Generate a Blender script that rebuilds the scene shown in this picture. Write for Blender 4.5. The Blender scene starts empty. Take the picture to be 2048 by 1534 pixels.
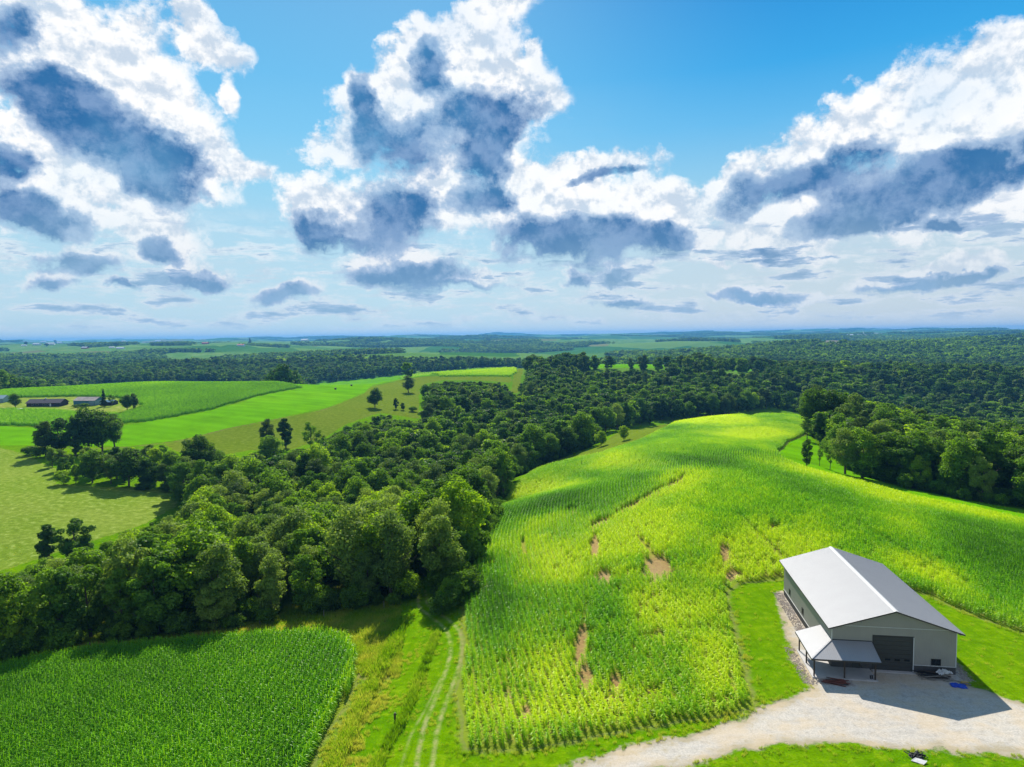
import bpy, bmesh, math, random
import numpy as np
from math import sin, cos, radians, atan2, hypot, pi, sqrt
from mathutils import Matrix, Vector

S = bpy.context.scene
COL = S.collection
random.seed(7)
rng = np.random.default_rng(7)

# ------------------------------------------------------------------ camera
FPX, PITCH, ROLL, CZ = 1339.85, 0.0708, -0.0134, 41.0      # focal length in px of a 2048 px wide frame
cam = bpy.data.objects.new('camera', bpy.data.cameras.new('camera'))
COL.objects.link(cam)
cam.data.sensor_width = 36.0
cam.data.lens = 36.0 * FPX / 2048
cam.data.clip_start = 0.5
cam.data.clip_end = 60000
RM = Matrix.Rotation(pi / 2 - PITCH, 3, 'X') @ Matrix.Rotation(ROLL, 3, 'Z')
cam.matrix_world = Matrix.Translation((0, 0, CZ)) @ RM.to_4x4()
S.camera = cam
RN = np.array(RM)

# ------------------------------------------------------------------ exposure, render
S.view_settings.view_transform = 'Standard'
S.view_settings.look = 'None'
S.view_settings.exposure = 0.75
S.view_settings.gamma = 1
S.render.engine = 'CYCLES'
S.cycles.max_bounces = 8
S.cycles.diffuse_bounces = 3
S.cycles.glossy_bounces = 2
S.cycles.transmission_bounces = 3
S.cycles.transparent_max_bounces = 4
S.cycles.volume_bounces = 0
S.cycles.use_denoising = True
S.cycles.sample_clamp_indirect = 6

# ------------------------------------------------------------------ sun
SUN_EL, SUN_AZ = radians(38.0), radians(-6.4)               # azimuth from +Y towards +X
sund = Vector((sin(SUN_AZ) * cos(SUN_EL), cos(SUN_AZ) * cos(SUN_EL), sin(SUN_EL)))
sl = bpy.data.lights.new('sun', 'SUN')
sl.energy = 5.0
sl.angle = radians(0.5)
sl.color = (1.0, 0.95, 0.86)
sun = bpy.data.objects.new('sun', sl)
COL.objects.link(sun)
sun.rotation_euler = (-sund).to_track_quat('-Z', 'Y').to_euler()

# ------------------------------------------------------------------ node helpers
class NT:
    def __init__(s, tree):
        s.t = tree
        s.n = tree.nodes
        s.l = tree.links
    def put(s, node, i, v):
        if v is None:
            return
        if isinstance(v, bpy.types.NodeSocket):
            s.l.new(v, node.inputs[i])
        else:
            sk = node.inputs[i]
            if hasattr(sk, 'default_value'):
                try:
                    n = len(sk.default_value)
                    if n == 4 and len(v) == 3:
                        v = (*v, 1)
                except TypeError:
                    pass
                sk.default_value = v
    def node(s, ty, ins=None, **kw):
        n = s.n.new(ty)
        for k, v in kw.items():
            setattr(n, k, v)
        for k, v in (ins or {}).items():
            s.put(n, k, v)
        return n
    def m(s, op, a, b=None, c=None, clamp=False):
        n = s.node('ShaderNodeMath', {0: a, 1: b, 2: c}, operation=op)
        n.use_clamp = clamp
        return n.outputs[0]
    def ramp(s, x, lo, hi, a=0.0, b=1.0, smooth=True):
        n = s.node('ShaderNodeMapRange', {0: x, 1: lo, 2: hi, 3: a, 4: b})
        if smooth:
            n.interpolation_type = 'SMOOTHSTEP'
        return n.outputs[0]
    def mix(s, f, a, b, mode='MIX'):
        n = s.node('ShaderNodeMix', data_type='RGBA', blend_type=mode)
        s.put(n, 0, f); s.put(n, 6, a); s.put(n, 7, b)
        return n.outputs[2]
    def noise(s, vec, scale, detail=4, rough=0.55, dim='3D', dist=0.0, lac=2.0):
        n = s.node('ShaderNodeTexNoise', {'Vector': vec, 'Scale': scale, 'Detail': detail, 'Roughness': rough, 'Distortion': dist, 'Lacunarity': lac}, noise_dimensions=dim)
        return n.outputs[0]
    def noisec(s, vec, scale, detail=4, rough=0.55):
        n = s.node('ShaderNodeTexNoise', {'Vector': vec, 'Scale': scale, 'Detail': detail, 'Roughness': rough})
        return n.outputs[1]
    def vm(s, op, a, b=None):
        n = s.node('ShaderNodeVectorMath', operation=op)
        s.put(n, 0, a); s.put(n, 1, b)
        return n.outputs[0]
    def attr(s, name, kind='GEOMETRY'):
        n = s.node('ShaderNodeAttribute', attribute_type=kind)
        n.attribute_name = name
        return n

def new_mat(name):
    m = bpy.data.materials.new(name)
    m.use_nodes = True
    m.node_tree.nodes.clear()
    t = NT(m.node_tree)
    t.out = t.node('ShaderNodeOutputMaterial')
    return m, t

def pbr(t, color, rough=0.7, metal=0.0, bump=None, bs=0.4, bd=0.02, spec=0.3):
    b = t.node('ShaderNodeBsdfPrincipled', {'Base Color': color, 'Roughness': rough, 'Metallic': metal, 'Specular IOR Level': spec})
    if bump is not None:
        bn = t.node('ShaderNodeBump', {'Strength': bs, 'Distance': bd, 'Height': bump})
        t.l.new(bn.outputs[0], b.inputs['Normal'])
    t.l.new(b.outputs[0], t.out.inputs[0])
    return b

# ------------------------------------------------------------------ projection
def ray(u, v):
    d = RN @ np.array([(u - 1024) / FPX, -(v - 767) / FPX, -1.0])
    return d

def project(P):
    q = (np.asarray(P, float) - np.array([0, 0, CZ])) @ RN
    z = np.minimum(q[..., 2], -1e-3)
    return 1024 - FPX * q[..., 0] / z, 767 + FPX * q[..., 1] / z

# ------------------------------------------------------------------ world: sky and clouds by direction
def build_world():
    w = bpy.data.worlds.new('World')
    S.world = w
    w.use_nodes = True
    w.node_tree.nodes.clear()
    t = NT(w.node_tree)
    out = t.node('ShaderNodeOutputWorld')
    sky = t.node('ShaderNodeTexSky', sky_type='NISHITA')
    sky.sun_disc = False
    sky.sun_elevation = SUN_EL
    sky.sun_rotation = SUN_AZ
    sky.air_density = 1.0
    sky.dust_density = 0.6
    sky.ozone_density = 3.0
    tc = t.node('ShaderNodeTexCoord')
    D = t.vm('NORMALIZE', tc.outputs['Generated'])
    sp = t.node('ShaderNodeSeparateXYZ', {0: D})
    x, y, z = sp.outputs
    az = t.m('ARCTAN2', x, y)
    hr = t.m('SQRT', t.m('ADD', t.m('MULTIPLY', x, x), t.m('MULTIPLY', y, y)))
    te = t.m('DIVIDE', z, t.m('MAXIMUM', hr, 0.02))
    p0 = t.node('ShaderNodeCombineXYZ', {0: az, 1: te, 2: 0.0}).outputs[0]
    # flat cloud-deck coordinates give the streaks their perspective
    zz = t.m('ADD', t.m('MAXIMUM', z, 0.0), 0.035)
    pl = t.node('ShaderNodeCombineXYZ', {0: t.m('DIVIDE', x, zz), 1: t.m('DIVIDE', y, zz), 2: 0.0}).outputs[0]
    w1 = t.vm('SUBTRACT', t.noisec(p0, 7, 3, 0.6), (0.5, 0.5, 0.5))
    w2 = t.vm('SUBTRACT', t.noisec(p0, 30, 4, 0.65), (0.5, 0.5, 0.5))
    wv = t.vm('ADD', t.vm('MULTIPLY', w1, (0.10, 0.07, 0)), t.vm('MULTIPLY', w2, (0.035, 0.03, 0)))
    p = t.vm('ADD', p0, wv)
    fb = t.noise(p0, 15, 7, 0.62)
    fine = t.noise(p, 60, 6, 0.65)

    def blob(u, v, a, b, rot=0.0, k=1.17):
        d = ray(u, v)
        A = atan2(d[0], d[1]); E = d[2] / hypot(d[0], d[1])
        c = cos(A)
        mp = t.node('ShaderNodeMapping', {0: p, 1: (A, E, 0), 2: (0, 0, radians(rot)), 3: (a / FPX * c * c * k, b / FPX * c * k, 1)}, vector_type='TEXTURE')
        return t.node('ShaderNodeTexGradient', {0: mp.outputs[0]}, gradient_type='SPHERICAL').outputs[1]

    def union(lst):
        o = None
        for q in lst:
            g = t.m('SUBTRACT', 1.0, blob(*q))
            o = g if o is None else t.m('MULTIPLY', o, g)
        return t.m('SUBTRACT', 1.0, o)
    WHITE = [
        # left mass
        (60, 60, 150, 130), (150, 190, 190, 130), (250, 120, 130, 120, -30), (330, 250, 150, 130, -35), (230, 290, 250, 130, -25), (420, 330, 110, 80, -35),
        (520, 350, 70, 38), (390, 70, 60, 60), (430, 90, 80, 50, -20), (465, 185, 22, 45, 20), (80, 310, 160, 110), (60, 420, 170, 70), (300, 430, 120, 60, -20),
        # middle tower
        (985, 15, 110, 55, 15), (900, 80, 100, 80), (860, 150, 100, 110), (980, 130, 130, 90, -10), (1060, 190, 90, 50, -10), (730, 190, 70, 60), (680, 290, 70, 60, 20), (800, 250, 150, 110),
        (950, 260, 130, 110), (1010, 280, 40, 80), (1080, 100, 22, 35),
        # middle lower row
        (620, 430, 80, 65, 10), (700, 440, 110, 80), (800, 430, 110, 90), (880, 400, 90, 60), (1000, 400, 110, 80), (1090, 360, 90, 55), (1210, 330, 130, 40, 5), (1230, 400, 200, 60), (1340, 410, 120, 50, -10),
        (1100, 470, 170, 60), (1250, 470, 170, 60),
        # right mass
        (1460, 400, 60, 55, 30), (1540, 350, 110, 65, 25), (1640, 300, 150, 75, 20), (1620, 420, 170, 70, 10), (1780, 260, 150, 110, 25), (1900, 200, 160, 130, 30), (1980, 110, 90, 75, 30), (2020, 260, 160, 170), (1900, 370, 220, 110, 10), (1760, 440, 230, 60, 5), (2030, 410, 120, 60, 20), (1430, 470, 150, 30),
        # low small ones
        (170, 520, 140, 38), (400, 545, 70, 32), (330, 480, 80, 50), (110, 565, 60, 25), (240, 570, 45, 14), (810, 540, 170, 42), (940, 555, 90, 24), (585, 580, 95, 26), (1240, 545, 70, 18), (1150, 550, 50, 20), (1510, 580, 120, 22), (1600, 590, 90, 16),
        (1790, 560, 100, 32), (1920, 550, 120, 34), (1560, 500, 110, 22), (1650, 520, 60, 16), (1240, 600, 90, 18), (1430, 525, 30, 10), (1870, 465, 90, 18),
    ]
    DARK = [
        (200, 260, 200, 85, -22), (330, 330, 130, 75, -30), (120, 200, 110, 60, -25), (60, 425, 140, 48, -5), (10, 330, 60, 40), (25, 60, 60, 70, -40),
        (868, 130, 42, 75), (735, 220, 40, 90), (790, 290, 110, 70), (960, 230, 130, 50, 8), (1000, 290, 45, 75), (950, 310, 60, 60),
        (640, 470, 75, 45, -8), (790, 440, 95, 75), (700, 490, 70, 18), (970, 400, 80, 40), (1110, 480, 150, 55), (1190, 490, 190, 50), (1330, 480, 70, 38, 20),
        (1560, 375, 130, 48, 18), (1680, 345, 110, 50, 12), (1800, 400, 200, 75, 8), (1960, 340, 150, 70, 5), (1720, 450, 150, 32, 2), (1900, 462, 60, 16),
        (160, 528, 120, 28), (400, 552, 55, 25), (330, 495, 50, 30), (110, 570, 50, 20), (240, 574, 42, 11), (820, 550, 160, 26), (900, 572, 110, 11), (585, 585, 85, 20), (1240, 550, 50, 11), (1510, 585, 110, 14),
        (1800, 575, 90, 16), (1900, 560, 100, 16), (1150, 555, 35, 14), (1240, 605, 80, 12), (1220, 345, 90, 14, 5),
    ]
    wb = union(WHITE)
    db = union(DARK)
    # white cover
    fade = t.ramp(wb, 0.0, 0.12)
    d = t.m('ADD', t.m('SUBTRACT', wb, 0.12), t.m('MULTIPLY', t.m('MULTIPLY', t.m('SUBTRACT', fb, 0.5), 1.9), fade))
    d = t.m('ADD', d, t.m('MULTIPLY', t.m('MULTIPLY', t.m('SUBTRACT', fine, 0.5), 0.5), fade))
    cov = t.m('MULTIPLY', t.ramp(d, 0.0, 0.46), t.ramp(t.noise(p0, 5, 4, 0.6), 0.25, 0.60, 0.70, 1.0))
    # relief of the billows: density here against density a little way towards the sun
    sdir = (sin(SUN_AZ) * 0.3, 1.0)
    pS = t.vm('ADD', p0, (sdir[0] * 0.016, sdir[1] * 0.016, 0))
    fbS = t.noise(pS, 15, 7, 0.62)
    rel = t.m('SUBTRACT', fb, fbS)
    dd = t.m('ADD', db, t.m('MULTIPLY', t.m('SUBTRACT', fb, 0.5), 1.2))
    dd = t.m('ADD', dd, t.m('MULTIPLY', t.m('SUBTRACT', fine, 0.5), 0.30))
    dd = t.m('SUBTRACT', dd, t.m('MULTIPLY', rel, 1.6))
    dark = t.m('MULTIPLY', t.ramp(dd, 0.0, 0.80, smooth=False), t.ramp(db, 0.0, 0.15))
    # behind the camera: unseen noise clouds, added and tuned for fill light
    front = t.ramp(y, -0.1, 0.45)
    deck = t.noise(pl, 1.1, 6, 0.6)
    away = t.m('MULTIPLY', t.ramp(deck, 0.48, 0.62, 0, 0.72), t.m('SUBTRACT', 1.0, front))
    # low streaks in front
    pst = t.vm('MULTIPLY', t.vm('ADD', p0, t.vm('MULTIPLY', w2, (0.02, 0.006, 0))), (9.0, 42.0, 0))
    st = t.noise(pst, 1.0, 6, 0.6)
    low = t.m('MULTIPLY', t.ramp(st, 0.43, 0.58), t.m('MULTIPLY', t.ramp(te, 0.19, 0.10), t.ramp(te, 0.0, 0.03)))
    cov = t.m('MAXIMUM', cov, t.m('MULTIPLY', low, 0.75))
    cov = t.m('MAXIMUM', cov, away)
    dark = t.m('MAXIMUM', dark, t.m('MULTIPLY', t.ramp(st, 0.50, 0.66), t.m('MULTIPLY', low, 0.75)))
    # clear sky colour
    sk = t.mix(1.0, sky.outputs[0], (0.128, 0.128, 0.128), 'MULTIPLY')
    zen = t.ramp(te, 0.02, 0.50, smooth=False)
    blue = t.node('ShaderNodeValToRGB', {0: zen})
    cr = blue.color_ramp
    cr.elements[0].position = 0.0; cr.elements[0].color = (0.60, 0.68, 0.73, 1)
    cr.elements[1].position = 1.0; cr.elements[1].color = (0.002, 0.25, 0.66, 1)
    for pos, c in ((0.22, (0.50, 0.66, 0.76)), (0.40, (0.27, 0.58, 0.80)), (0.56, (0.11, 0.47, 0.82)), (0.72, (0.025, 0.37, 0.78))):
        e = cr.elements.new(pos); e.color = (*c, 1)
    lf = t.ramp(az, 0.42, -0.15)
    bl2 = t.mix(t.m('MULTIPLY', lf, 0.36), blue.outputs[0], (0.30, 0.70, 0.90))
    clear = t.mix(t.m('MULTIPLY', t.ramp(y, -0.3, 0.4), 0.94), sk, bl2)  # sky behind the camera kept dimmer to lessen the fill light
    veil = t.noise(pl, 0.55, 5, 0.6)
    clear = t.mix(t.m('MULTIPLY', t.ramp(veil, 0.45, 0.8), t.ramp(te, 0.4, 0.15, 0, 0.3)), clear, (0.62, 0.72, 0.80))
    # cloud light
    relw = t.ramp(t.m('ADD', rel, t.m('MULTIPLY', t.m('SUBTRACT', fine, 0.5), 0.18)), 0.05, -0.12)
    white = t.mix(relw, (1.0, 1.0, 1.0), (0.58, 0.68, 0.80))
    white = t.mix(t.ramp(te, 0.20, 0.03, 0, 0.6), white, (0.58, 0.67, 0.75))
    grey = t.mix(t.ramp(t.m('ADD', t.noise(p, 13, 5, 0.62), t.m('MULTIPLY', rel, 0.9)), 0.34, 0.66), (0.030, 0.150, 0.37), (0.20, 0.33, 0.56))
    grey = t.mix(t.ramp(te, 0.20, 0.04, 0, 0.55), grey, (0.32, 0.52, 0.70))
    mid = t.mix(t.ramp(dark, 0.05, 0.42), white, (0.40, 0.53, 0.72))
    cl = t.mix(t.ramp(dark, 0.30, 0.80), mid, grey)
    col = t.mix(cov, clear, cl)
    ug = t.ramp(z, -0.02, 0.0)
    col = t.mix(ug, (0.10, 0.16, 0.09), col)
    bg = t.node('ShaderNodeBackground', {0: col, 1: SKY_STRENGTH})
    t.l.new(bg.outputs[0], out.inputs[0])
    w.cycles.sampling_method = 'MANUAL'
    w.cycles.sample_map_resolution = 512
SKY_STRENGTH = 0.62
build_world()

# ------------------------------------------------------------------ numpy noise
def _hash(ix, iy, seed):
    h = (ix.astype(np.int64) * 374761393 + iy.astype(np.int64) * 668265263 + seed * 1442695041) & 0xFFFFFFFF
    h = ((h ^ (h >> 13)) * 1274126177) & 0xFFFFFFFF
    return ((h ^ (h >> 16)) & 0xFFFF) / 65535.0

def vnoise(x, y, seed=0):
    ix, iy = np.floor(x), np.floor(y)
    fx, fy = x - ix, y - iy
    fx = fx * fx * (3 - 2 * fx); fy = fy * fy * (3 - 2 * fy)
    a = _hash(ix, iy, seed); b = _hash(ix + 1, iy, seed); c = _hash(ix, iy + 1, seed); d = _hash(ix + 1, iy + 1, seed)
    return (a * (1 - fx) + b * fx) * (1 - fy) + (c * (1 - fx) + d * fx) * fy

def fbm(x, y, seed=0, oct=4):
    s = 0; a = 0.5; t = 0
    for i in range(oct):
        s = s + a * vnoise(x * 2 ** i + 17.3 * i, y * 2 ** i - 9.1 * i, seed + i); t += a; a *= 0.5
    return s / t

def sstep(a, b, x):
    k = np.clip((x - a) / (b - a), 0, 1)
    return k * k * (3 - 2 * k)

# ------------------------------------------------------------------ terrain
def at_z(u, v, z):
    d = ray(u, v)
    k = (z - CZ) / d[2]
    return (d[0] * k, d[1] * k, z)

CTRL = [at_z(*c) for c in [
    (1100, 1500, -1.2), (1400, 1450, -0.3), (1250, 1534, -0.8), (930, 1480, -2.5), (920, 1250, -3.4), (830, 1225, -4.5), (620, 1534, -4), (700, 1400, -4.5), (0, 1534, -7), (0, 1335, -9.5), (400, 1285, -8), (700, 1285, -5.5), (250, 1420, -7),
    (1200, 1300, -0.6), (1200, 1150, 0.2), (1350, 1080, 1.2), (960, 1120, -3.5), (1010, 1000, -5), (1090, 935, -7), (1200, 905, -7), (1300, 862, -5), (1400, 840, -3.2), (1500, 834, -2.4), (1605, 834, -3.5),
    (1500, 900, 1.2), (1450, 960, 1.8), (1250, 1000, -0.6), (1150, 1020, -2), (1600, 1000, 1.5), (1700, 1050, 0.8),
    (2048, 1010, -7), (1840, 985, -6), (1640, 935, -4.5), (1610, 870, -4.5), (2048, 1250, -1.8), (2048, 1110, -3), (1850, 1080, -0.6),
    (150, 1000, -14.5), (0, 1130, -19), (200, 1060, -17.5), (370, 985, -18), (100, 960, -13.5), (250, 975, -15), (0, 900, -11.5), (130, 940, -13.5),
    (0, 880, -10.5), (250, 885, -12), (400, 840, -9), (500, 835, -9), (600, 820, -8), (700, 785, -6), (850, 750, -2), (1020, 738, 0), (1030, 742, -1),
    (0, 842, -8), (300, 835, -7.5), (0, 783, -1.5), (300, 767, 0.5), (560, 767, 0), (600, 776, -3), (80, 815, -5.5), (180, 812, -5.5), (350, 800, -3.5),
    (450, 890, -16), (600, 880, -17), (800, 830, -13), (740, 812, -10), (830, 790, -9), (900, 757, -4), (1000, 762, -5), (1030, 780, -9), (1300, 729, 1), (1180, 731, 0.5),
]]
CTRL += [(40, 60, 0), (70, 60, 0), (38, 80, 0), (55, 78, 0), (42, 103, 0), (58, 100, 0), (75, 90, -0.3), (48, 66, 0), (28, 75, -0.2), (34, 92, -0.1),
         (0, 0, -1), (60, 20, 0), (-60, 20, -6), (0, -100, -2), (150, 30, -3), (-150, 40, -14), (-200, -50, -14), (200, -60, -4),
         (-65, 132, -13), (-30, 170, -17), (-5, 215, -20), (5, 290, -21), (30, 370, -24), (-110, 128, -16), (-180, 130, -20), (-120, 175, -20), (-60, 230, -22), (-20, 330, -24), (10, 430, -25), (-75, 320, -19),
         (60, 480, -25), (130, 440, -24), (60, 600, -20), (120, 700, -13), (20, 560, -15), (-20, 620, -11), (0, 520, -18), (250, 600, -30), (220, 440, -24), (135, 405, -14), (70, 425, -20),
         (330, 400, -38), (420, 520, -50), (300, 620, -46), (500, 650, -54), (700, 700, -50), (450, 900, -14), (300, 980, -14), (620, 930, -15), (800, 950, -18), (700, 1200, -55), (350, 1250, -58), (220, 260, -19), (170, 270, -13), (300, 300, -28), (150, 215, -11), (200, 190, -12), (260, 160, -16),
         (330, 200, -24), (190, 340, -14), (-420, 760, -22), (-200, 760, -18), (-300, 950, -45), (-650, 800, -32), (-600, 1100, -50), (0, 900, -12), (0, 1100, -42), (200, 900, -6), (-100, 820, -5), (-250, 700, -9), (-500, 730, -18),
         (-600, 600, -8), (-600, 400, -13), (-400, 250, -16), (-300, 180, -20), (700, 500, -40), (500, 300, -34), (900, 900, -40), (-900, 900, -35), (100, 820, 0.5), (250, 780, -4), (350, 860, -14)]
CT = np.array(CTRL)
_K = lambda r2: -np.sqrt(r2 + 20.0 ** 2)
_n = len(CT)
_d2 = ((CT[:, None, :2] - CT[None, :, :2]) ** 2).sum(-1)
_A = np.zeros((_n + 1, _n + 1))
_A[:_n, :_n] = _K(_d2) + np.eye(_n) * 4.0
_A[:_n, _n] = 1; _A[_n, :_n] = 1
_W = np.linalg.solve(_A, np.append(CT[:, 2], 0))

def far_height(x, y):
    r = np.hypot(x, y)
    b = -84 + 122 * fbm(x / 1300 + 3.1, y / 900 + 1.7, 11, 4) - 10 * np.abs(fbm(x / 420, y / 420, 5, 3) - 0.5)
    left = sstep(300, -900, x) * 8
    rise = 42 * sstep(2500, 12500, r) + 12 * sstep(1500, 4500, r)
    amp = 1 + 0.5 * sstep(5000, 13000, r)
    return (b + 20) * amp - 24 + left + rise

def height(x, y):
    x = np.asarray(x, float); y = np.asarray(y, float)
    sh = x.shape
    x = x.ravel(); y = y.ravel()
    z = np.empty(len(x))
    for i in range(0, len(x), 20000):
        xs, ys = x[i:i + 20000], y[i:i + 20000]
        r = np.hypot(xs, ys)
        k = sstep(850, 1350, r)
        zz = np.zeros(len(xs))
        near = k < 1
        if near.any():
            d2 = (xs[near, None] - CT[None, :, 0]) ** 2 + (ys[near, None] - CT[None, :, 1]) ** 2
            zz[near] = _K(d2) @ _W[:_n] + _W[_n]
        far = k > 0
        if far.any():
            zz[far] = zz[far] * (1 - k[far]) + far_height(xs[far], ys[far]) * k[far]
        z[i:i + 20000] = zz
    # flat pad for the shed and its yard
    pk = sstep(26, 15, np.hypot((x - 46) / 1.0, (y - 86) / 1.5))
    z = z * (1 - pk)
    return z.reshape(sh)

_steps = np.concatenate([np.linspace(40, 400, 240), np.geomspace(402, 15500, 420)])
def hit(u, v):
    d = ray(u, v)
    d = d / hypot(d[0], d[1])
    X = d[0] * _steps; Y = d[1] * _steps; Z = CZ + d[2] * _steps
    below = Z < height(X, Y)
    if not below.any():
        k = 15000.0
    else:
        i = int(np.argmax(below))
        lo, hi = _steps[max(i - 1, 0)], _steps[i]
        for _ in range(12):
            mid = (lo + hi) / 2
            if CZ + d[2] * mid < float(height(d[0] * mid, d[1] * mid)):
                hi = mid
            else:
                lo = mid
        k = hi
    x, y = d[0] * k, d[1] * k
    return (x, y, float(height(x, y)))

# open land traced on the photograph, cast onto the terrain
PIX = {
 'corn_field': [(930, 1496), (918, 1380), (930, 1290), (928, 1180), (955, 1110), (985, 1050), (1012, 985), (1075, 942), (1130, 926), (1200, 911), (1260, 891), (1330, 858), (1400, 840), (1500, 836), (1605, 835), (1612, 852), (1612, 868), (1575, 885), (1556, 905), (1570, 922), (1610, 938), (1700, 962), (1840, 1000), (1950, 1022), (2048, 1045), (2400, 1120), (2700, 1500), (2048, 1268), (1940, 1228), (1850, 1188), (1700, 1150), (1565, 1158), (1478, 1165), (1455, 1185), (1462, 1230), (1475, 1290), (1490, 1350), (1508, 1412), (1400, 1436), (1200, 1468), (1050, 1498)],
 'near_corn_field': [(-300, 1400), (0, 1342), (200, 1304), (430, 1285), (560, 1276), (650, 1273), (700, 1286), (716, 1320), (708, 1370), (684, 1420), (645, 1480), (610, 1560), (500, 1750), (-300, 1750)],
 'gravel_driveway': [(1120, 1545), (1250, 1503), (1400, 1467), (1500, 1433), (1580, 1392), (1632, 1378), (1600, 1330), (1578, 1270), (1556, 1192), (1568, 1184), (1700, 1200), (1925, 1342), (1950, 1374), (1990, 1386), (2048, 1410), (2300, 1500), (2300, 1620), (2048, 1508), (1900, 1500), (1700, 1488), (1560, 1489), (1480, 1500), (1325, 1538), (1200, 1600), (1000, 1640)],
 'pasture': [(-400, 900), (0, 895), (50, 908), (130, 945), (110, 968), (200, 974), (300, 977), (372, 986), (340, 1020), (300, 1045), (200, 1078), (130, 1100), (60, 1122), (0, 1142), (-400, 1300)],
 'hay_field': [(-400, 890), (-400, 856), (0, 852), (60, 855), (250, 851), (400, 826), (480, 807), (508, 795), (560, 784), (607, 776), (590, 769), (640, 766), (750, 756), (830, 748), (862, 751), (800, 758), (745, 770), (728, 785), (650, 817), (550, 837), (450, 857), (340, 882), (250, 893), (0, 891)],
 'far_corn_field': [(-400, 855), (0, 850), (100, 853), (200, 850), (300, 842), (420, 820), (490, 800), (510, 793), (560, 783), (605, 775), (560, 767), (450, 765), (330, 766), (200, 772), (0, 784), (-400, 800), (-400, 812), (0, 797), (150, 794), (235, 796), (290, 812), (240, 829), (180, 828), (100, 820), (0, 818), (-400, 826)],
 'farmyard': [(-400, 800), (0, 796), (150, 793), (235, 795), (292, 812), (240, 831), (180, 830), (100, 822), (0, 820), (-400, 828)],
 'hill_pasture': [(330, 888), (450, 860), (550, 840), (650, 820), (728, 788), (745, 773), (800, 760), (850, 753), (1025, 754), (1020, 766), (960, 761), (885, 760), (850, 768), (838, 780), (838, 838), (760, 826), (690, 850), (640, 880), (560, 905), (500, 900), (420, 915), (350, 902)],
 'ridge_corn_field': [(800, 755), (838, 747), (920, 740), (1030, 735), (1034, 745), (1020, 753), (880, 753)],
 'grass_lane': [(1034, 737), (1062, 735), (1044, 752), (1036, 786), (1022, 786), (1026, 760)],
 'ridge_hay_field': [(1070, 737), (1160, 730), (1240, 727), (1340, 731), (1560, 736), (1560, 741), (1340, 737), (1180, 736)],
 'meadow': [(1618, 868), (1575, 886), (1556, 906), (1575, 925), (1612, 940), (1700, 966), (1840, 1003), (2048, 1050), (2048, 1020), (1930, 1000), (1700, 940), (1650, 905)],
 'field_verge': [(1075, 942), (1130, 926), (1200, 911), (1260, 891), (1330, 858), (1400, 840), (1340, 846), (1270, 858), (1225, 872), (1190, 895), (1130, 915), (1085, 930)],
 'far_field_pale': [(318, 712), (350, 705), (500, 703), (545, 706), (505, 716), (430, 724), (345, 727)],
 'far_field_tan': [(1612, 687), (1650, 681), (1690, 679), (1738, 684), (1720, 690), (1640, 692)],
 'far_field_right': [(1440, 678), (1520, 677), (1620, 680), (1560, 686), (1480, 686)],
 'far_field_strip': [(1970, 680), (2060, 674), (2060, 682), (1985, 685)],
 'far_field_middle': [(690, 685), (760, 682), (840, 684), (770, 688)],
 'far_field_low': [(800, 704), (860, 703), (880, 708), (820, 709)],
 'far_field_bank': [(1130, 682), (1200, 677), (1330, 678), (1310, 685), (1200, 686)],
 'far_field_left': [(0, 692), (120, 693), (240, 697), (330, 700), (250, 704), (100, 703), (0, 700)],
 'far_field_edge': [(560, 682), (640, 684), (600, 688), (540, 688), (440, 694), (380, 690)],
}
WORLD = {}
for k, P in PIX.items():
    if k in ('ridge_hay_field',) or k.startswith('far_field'):
        pass
    pts = [hit(u, v)[:2] for u, v in P]
    WORLD[k] = np.array(pts)

def sdf(poly, x, y, pad=60.0):
    """signed distance, negative inside; only worked out near the polygon"""
    out = np.full(x.shape, 1e3)
    lo = poly.min(0) - pad; hi = poly.max(0) + pad
    s = (x > lo[0]) & (x < hi[0]) & (y > lo[1]) & (y < hi[1])
    if not s.any():
        return out
    X, Y = x[s], y[s]
    d = np.full(X.shape, 1e18); ins = np.zeros(X.shape, bool)
    n = len(poly)
    for i in range(n):
        ax, ay = poly[i]; bx, by = poly[(i + 1) % n]
        ex, ey = bx - ax, by - ay
        L = ex * ex + ey * ey + 1e-12
        t = np.clip(((X - ax) * ex + (Y - ay) * ey) / L, 0, 1)
        d = np.minimum(d, (X - ax - t * ex) ** 2 + (Y - ay - t * ey) ** 2)
        c = (ay > Y) != (by > Y)
        with np.errstate(divide='ignore', invalid='ignore'):
            xi = ax + (Y - ay) / (by - ay if abs(by - ay) > 1e-12 else 1e-12) * ex
        ins ^= c & (X < xi)
    out[s] = np.where(ins, -1, 1) * np.sqrt(d)
    return out

def line_dist(pts, x, y, pad=12.0):
    P = np.array(pts)
    out = np.full(x.shape, 99.0)
    lo = P.min(0) - pad; hi = P.max(0) + pad
    s = (x > lo[0]) & (x < hi[0]) & (y > lo[1]) & (y < hi[1])
    X, Y = x[s], y[s]
    d = np.full(X.shape, 1e18)
    for i in range(len(P) - 1):
        ax, ay = P[i]; ex, ey = P[i + 1] - P[i]
        t = np.clip(((X - ax) * ex + (Y - ay) * ey) / (ex * ex + ey * ey + 1e-9), 0, 1)
        d = np.minimum(d, (X - ax - t * ex) ** 2 + (Y - ay - t * ey) ** 2)
    out[s] = np.sqrt(d)
    return out

def smooth_line(pts, n=8):
    P = np.array(pts, float); out = []
    for i in range(len(P) - 1):
        a = P[max(i - 1, 0)]; b = P[i]; c = P[i + 1]; d = P[min(i + 2, len(P) - 1)]
        for k in range(n):
            t = k / n
            out.append(0.5 * ((2 * b) + (-a + c) * t + (2 * a - 5 * b + 4 * c - d) * t * t + (-a + 3 * b - 3 * c + d) * t ** 3))
    out.append(P[-1])
    return np.array(out)

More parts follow.
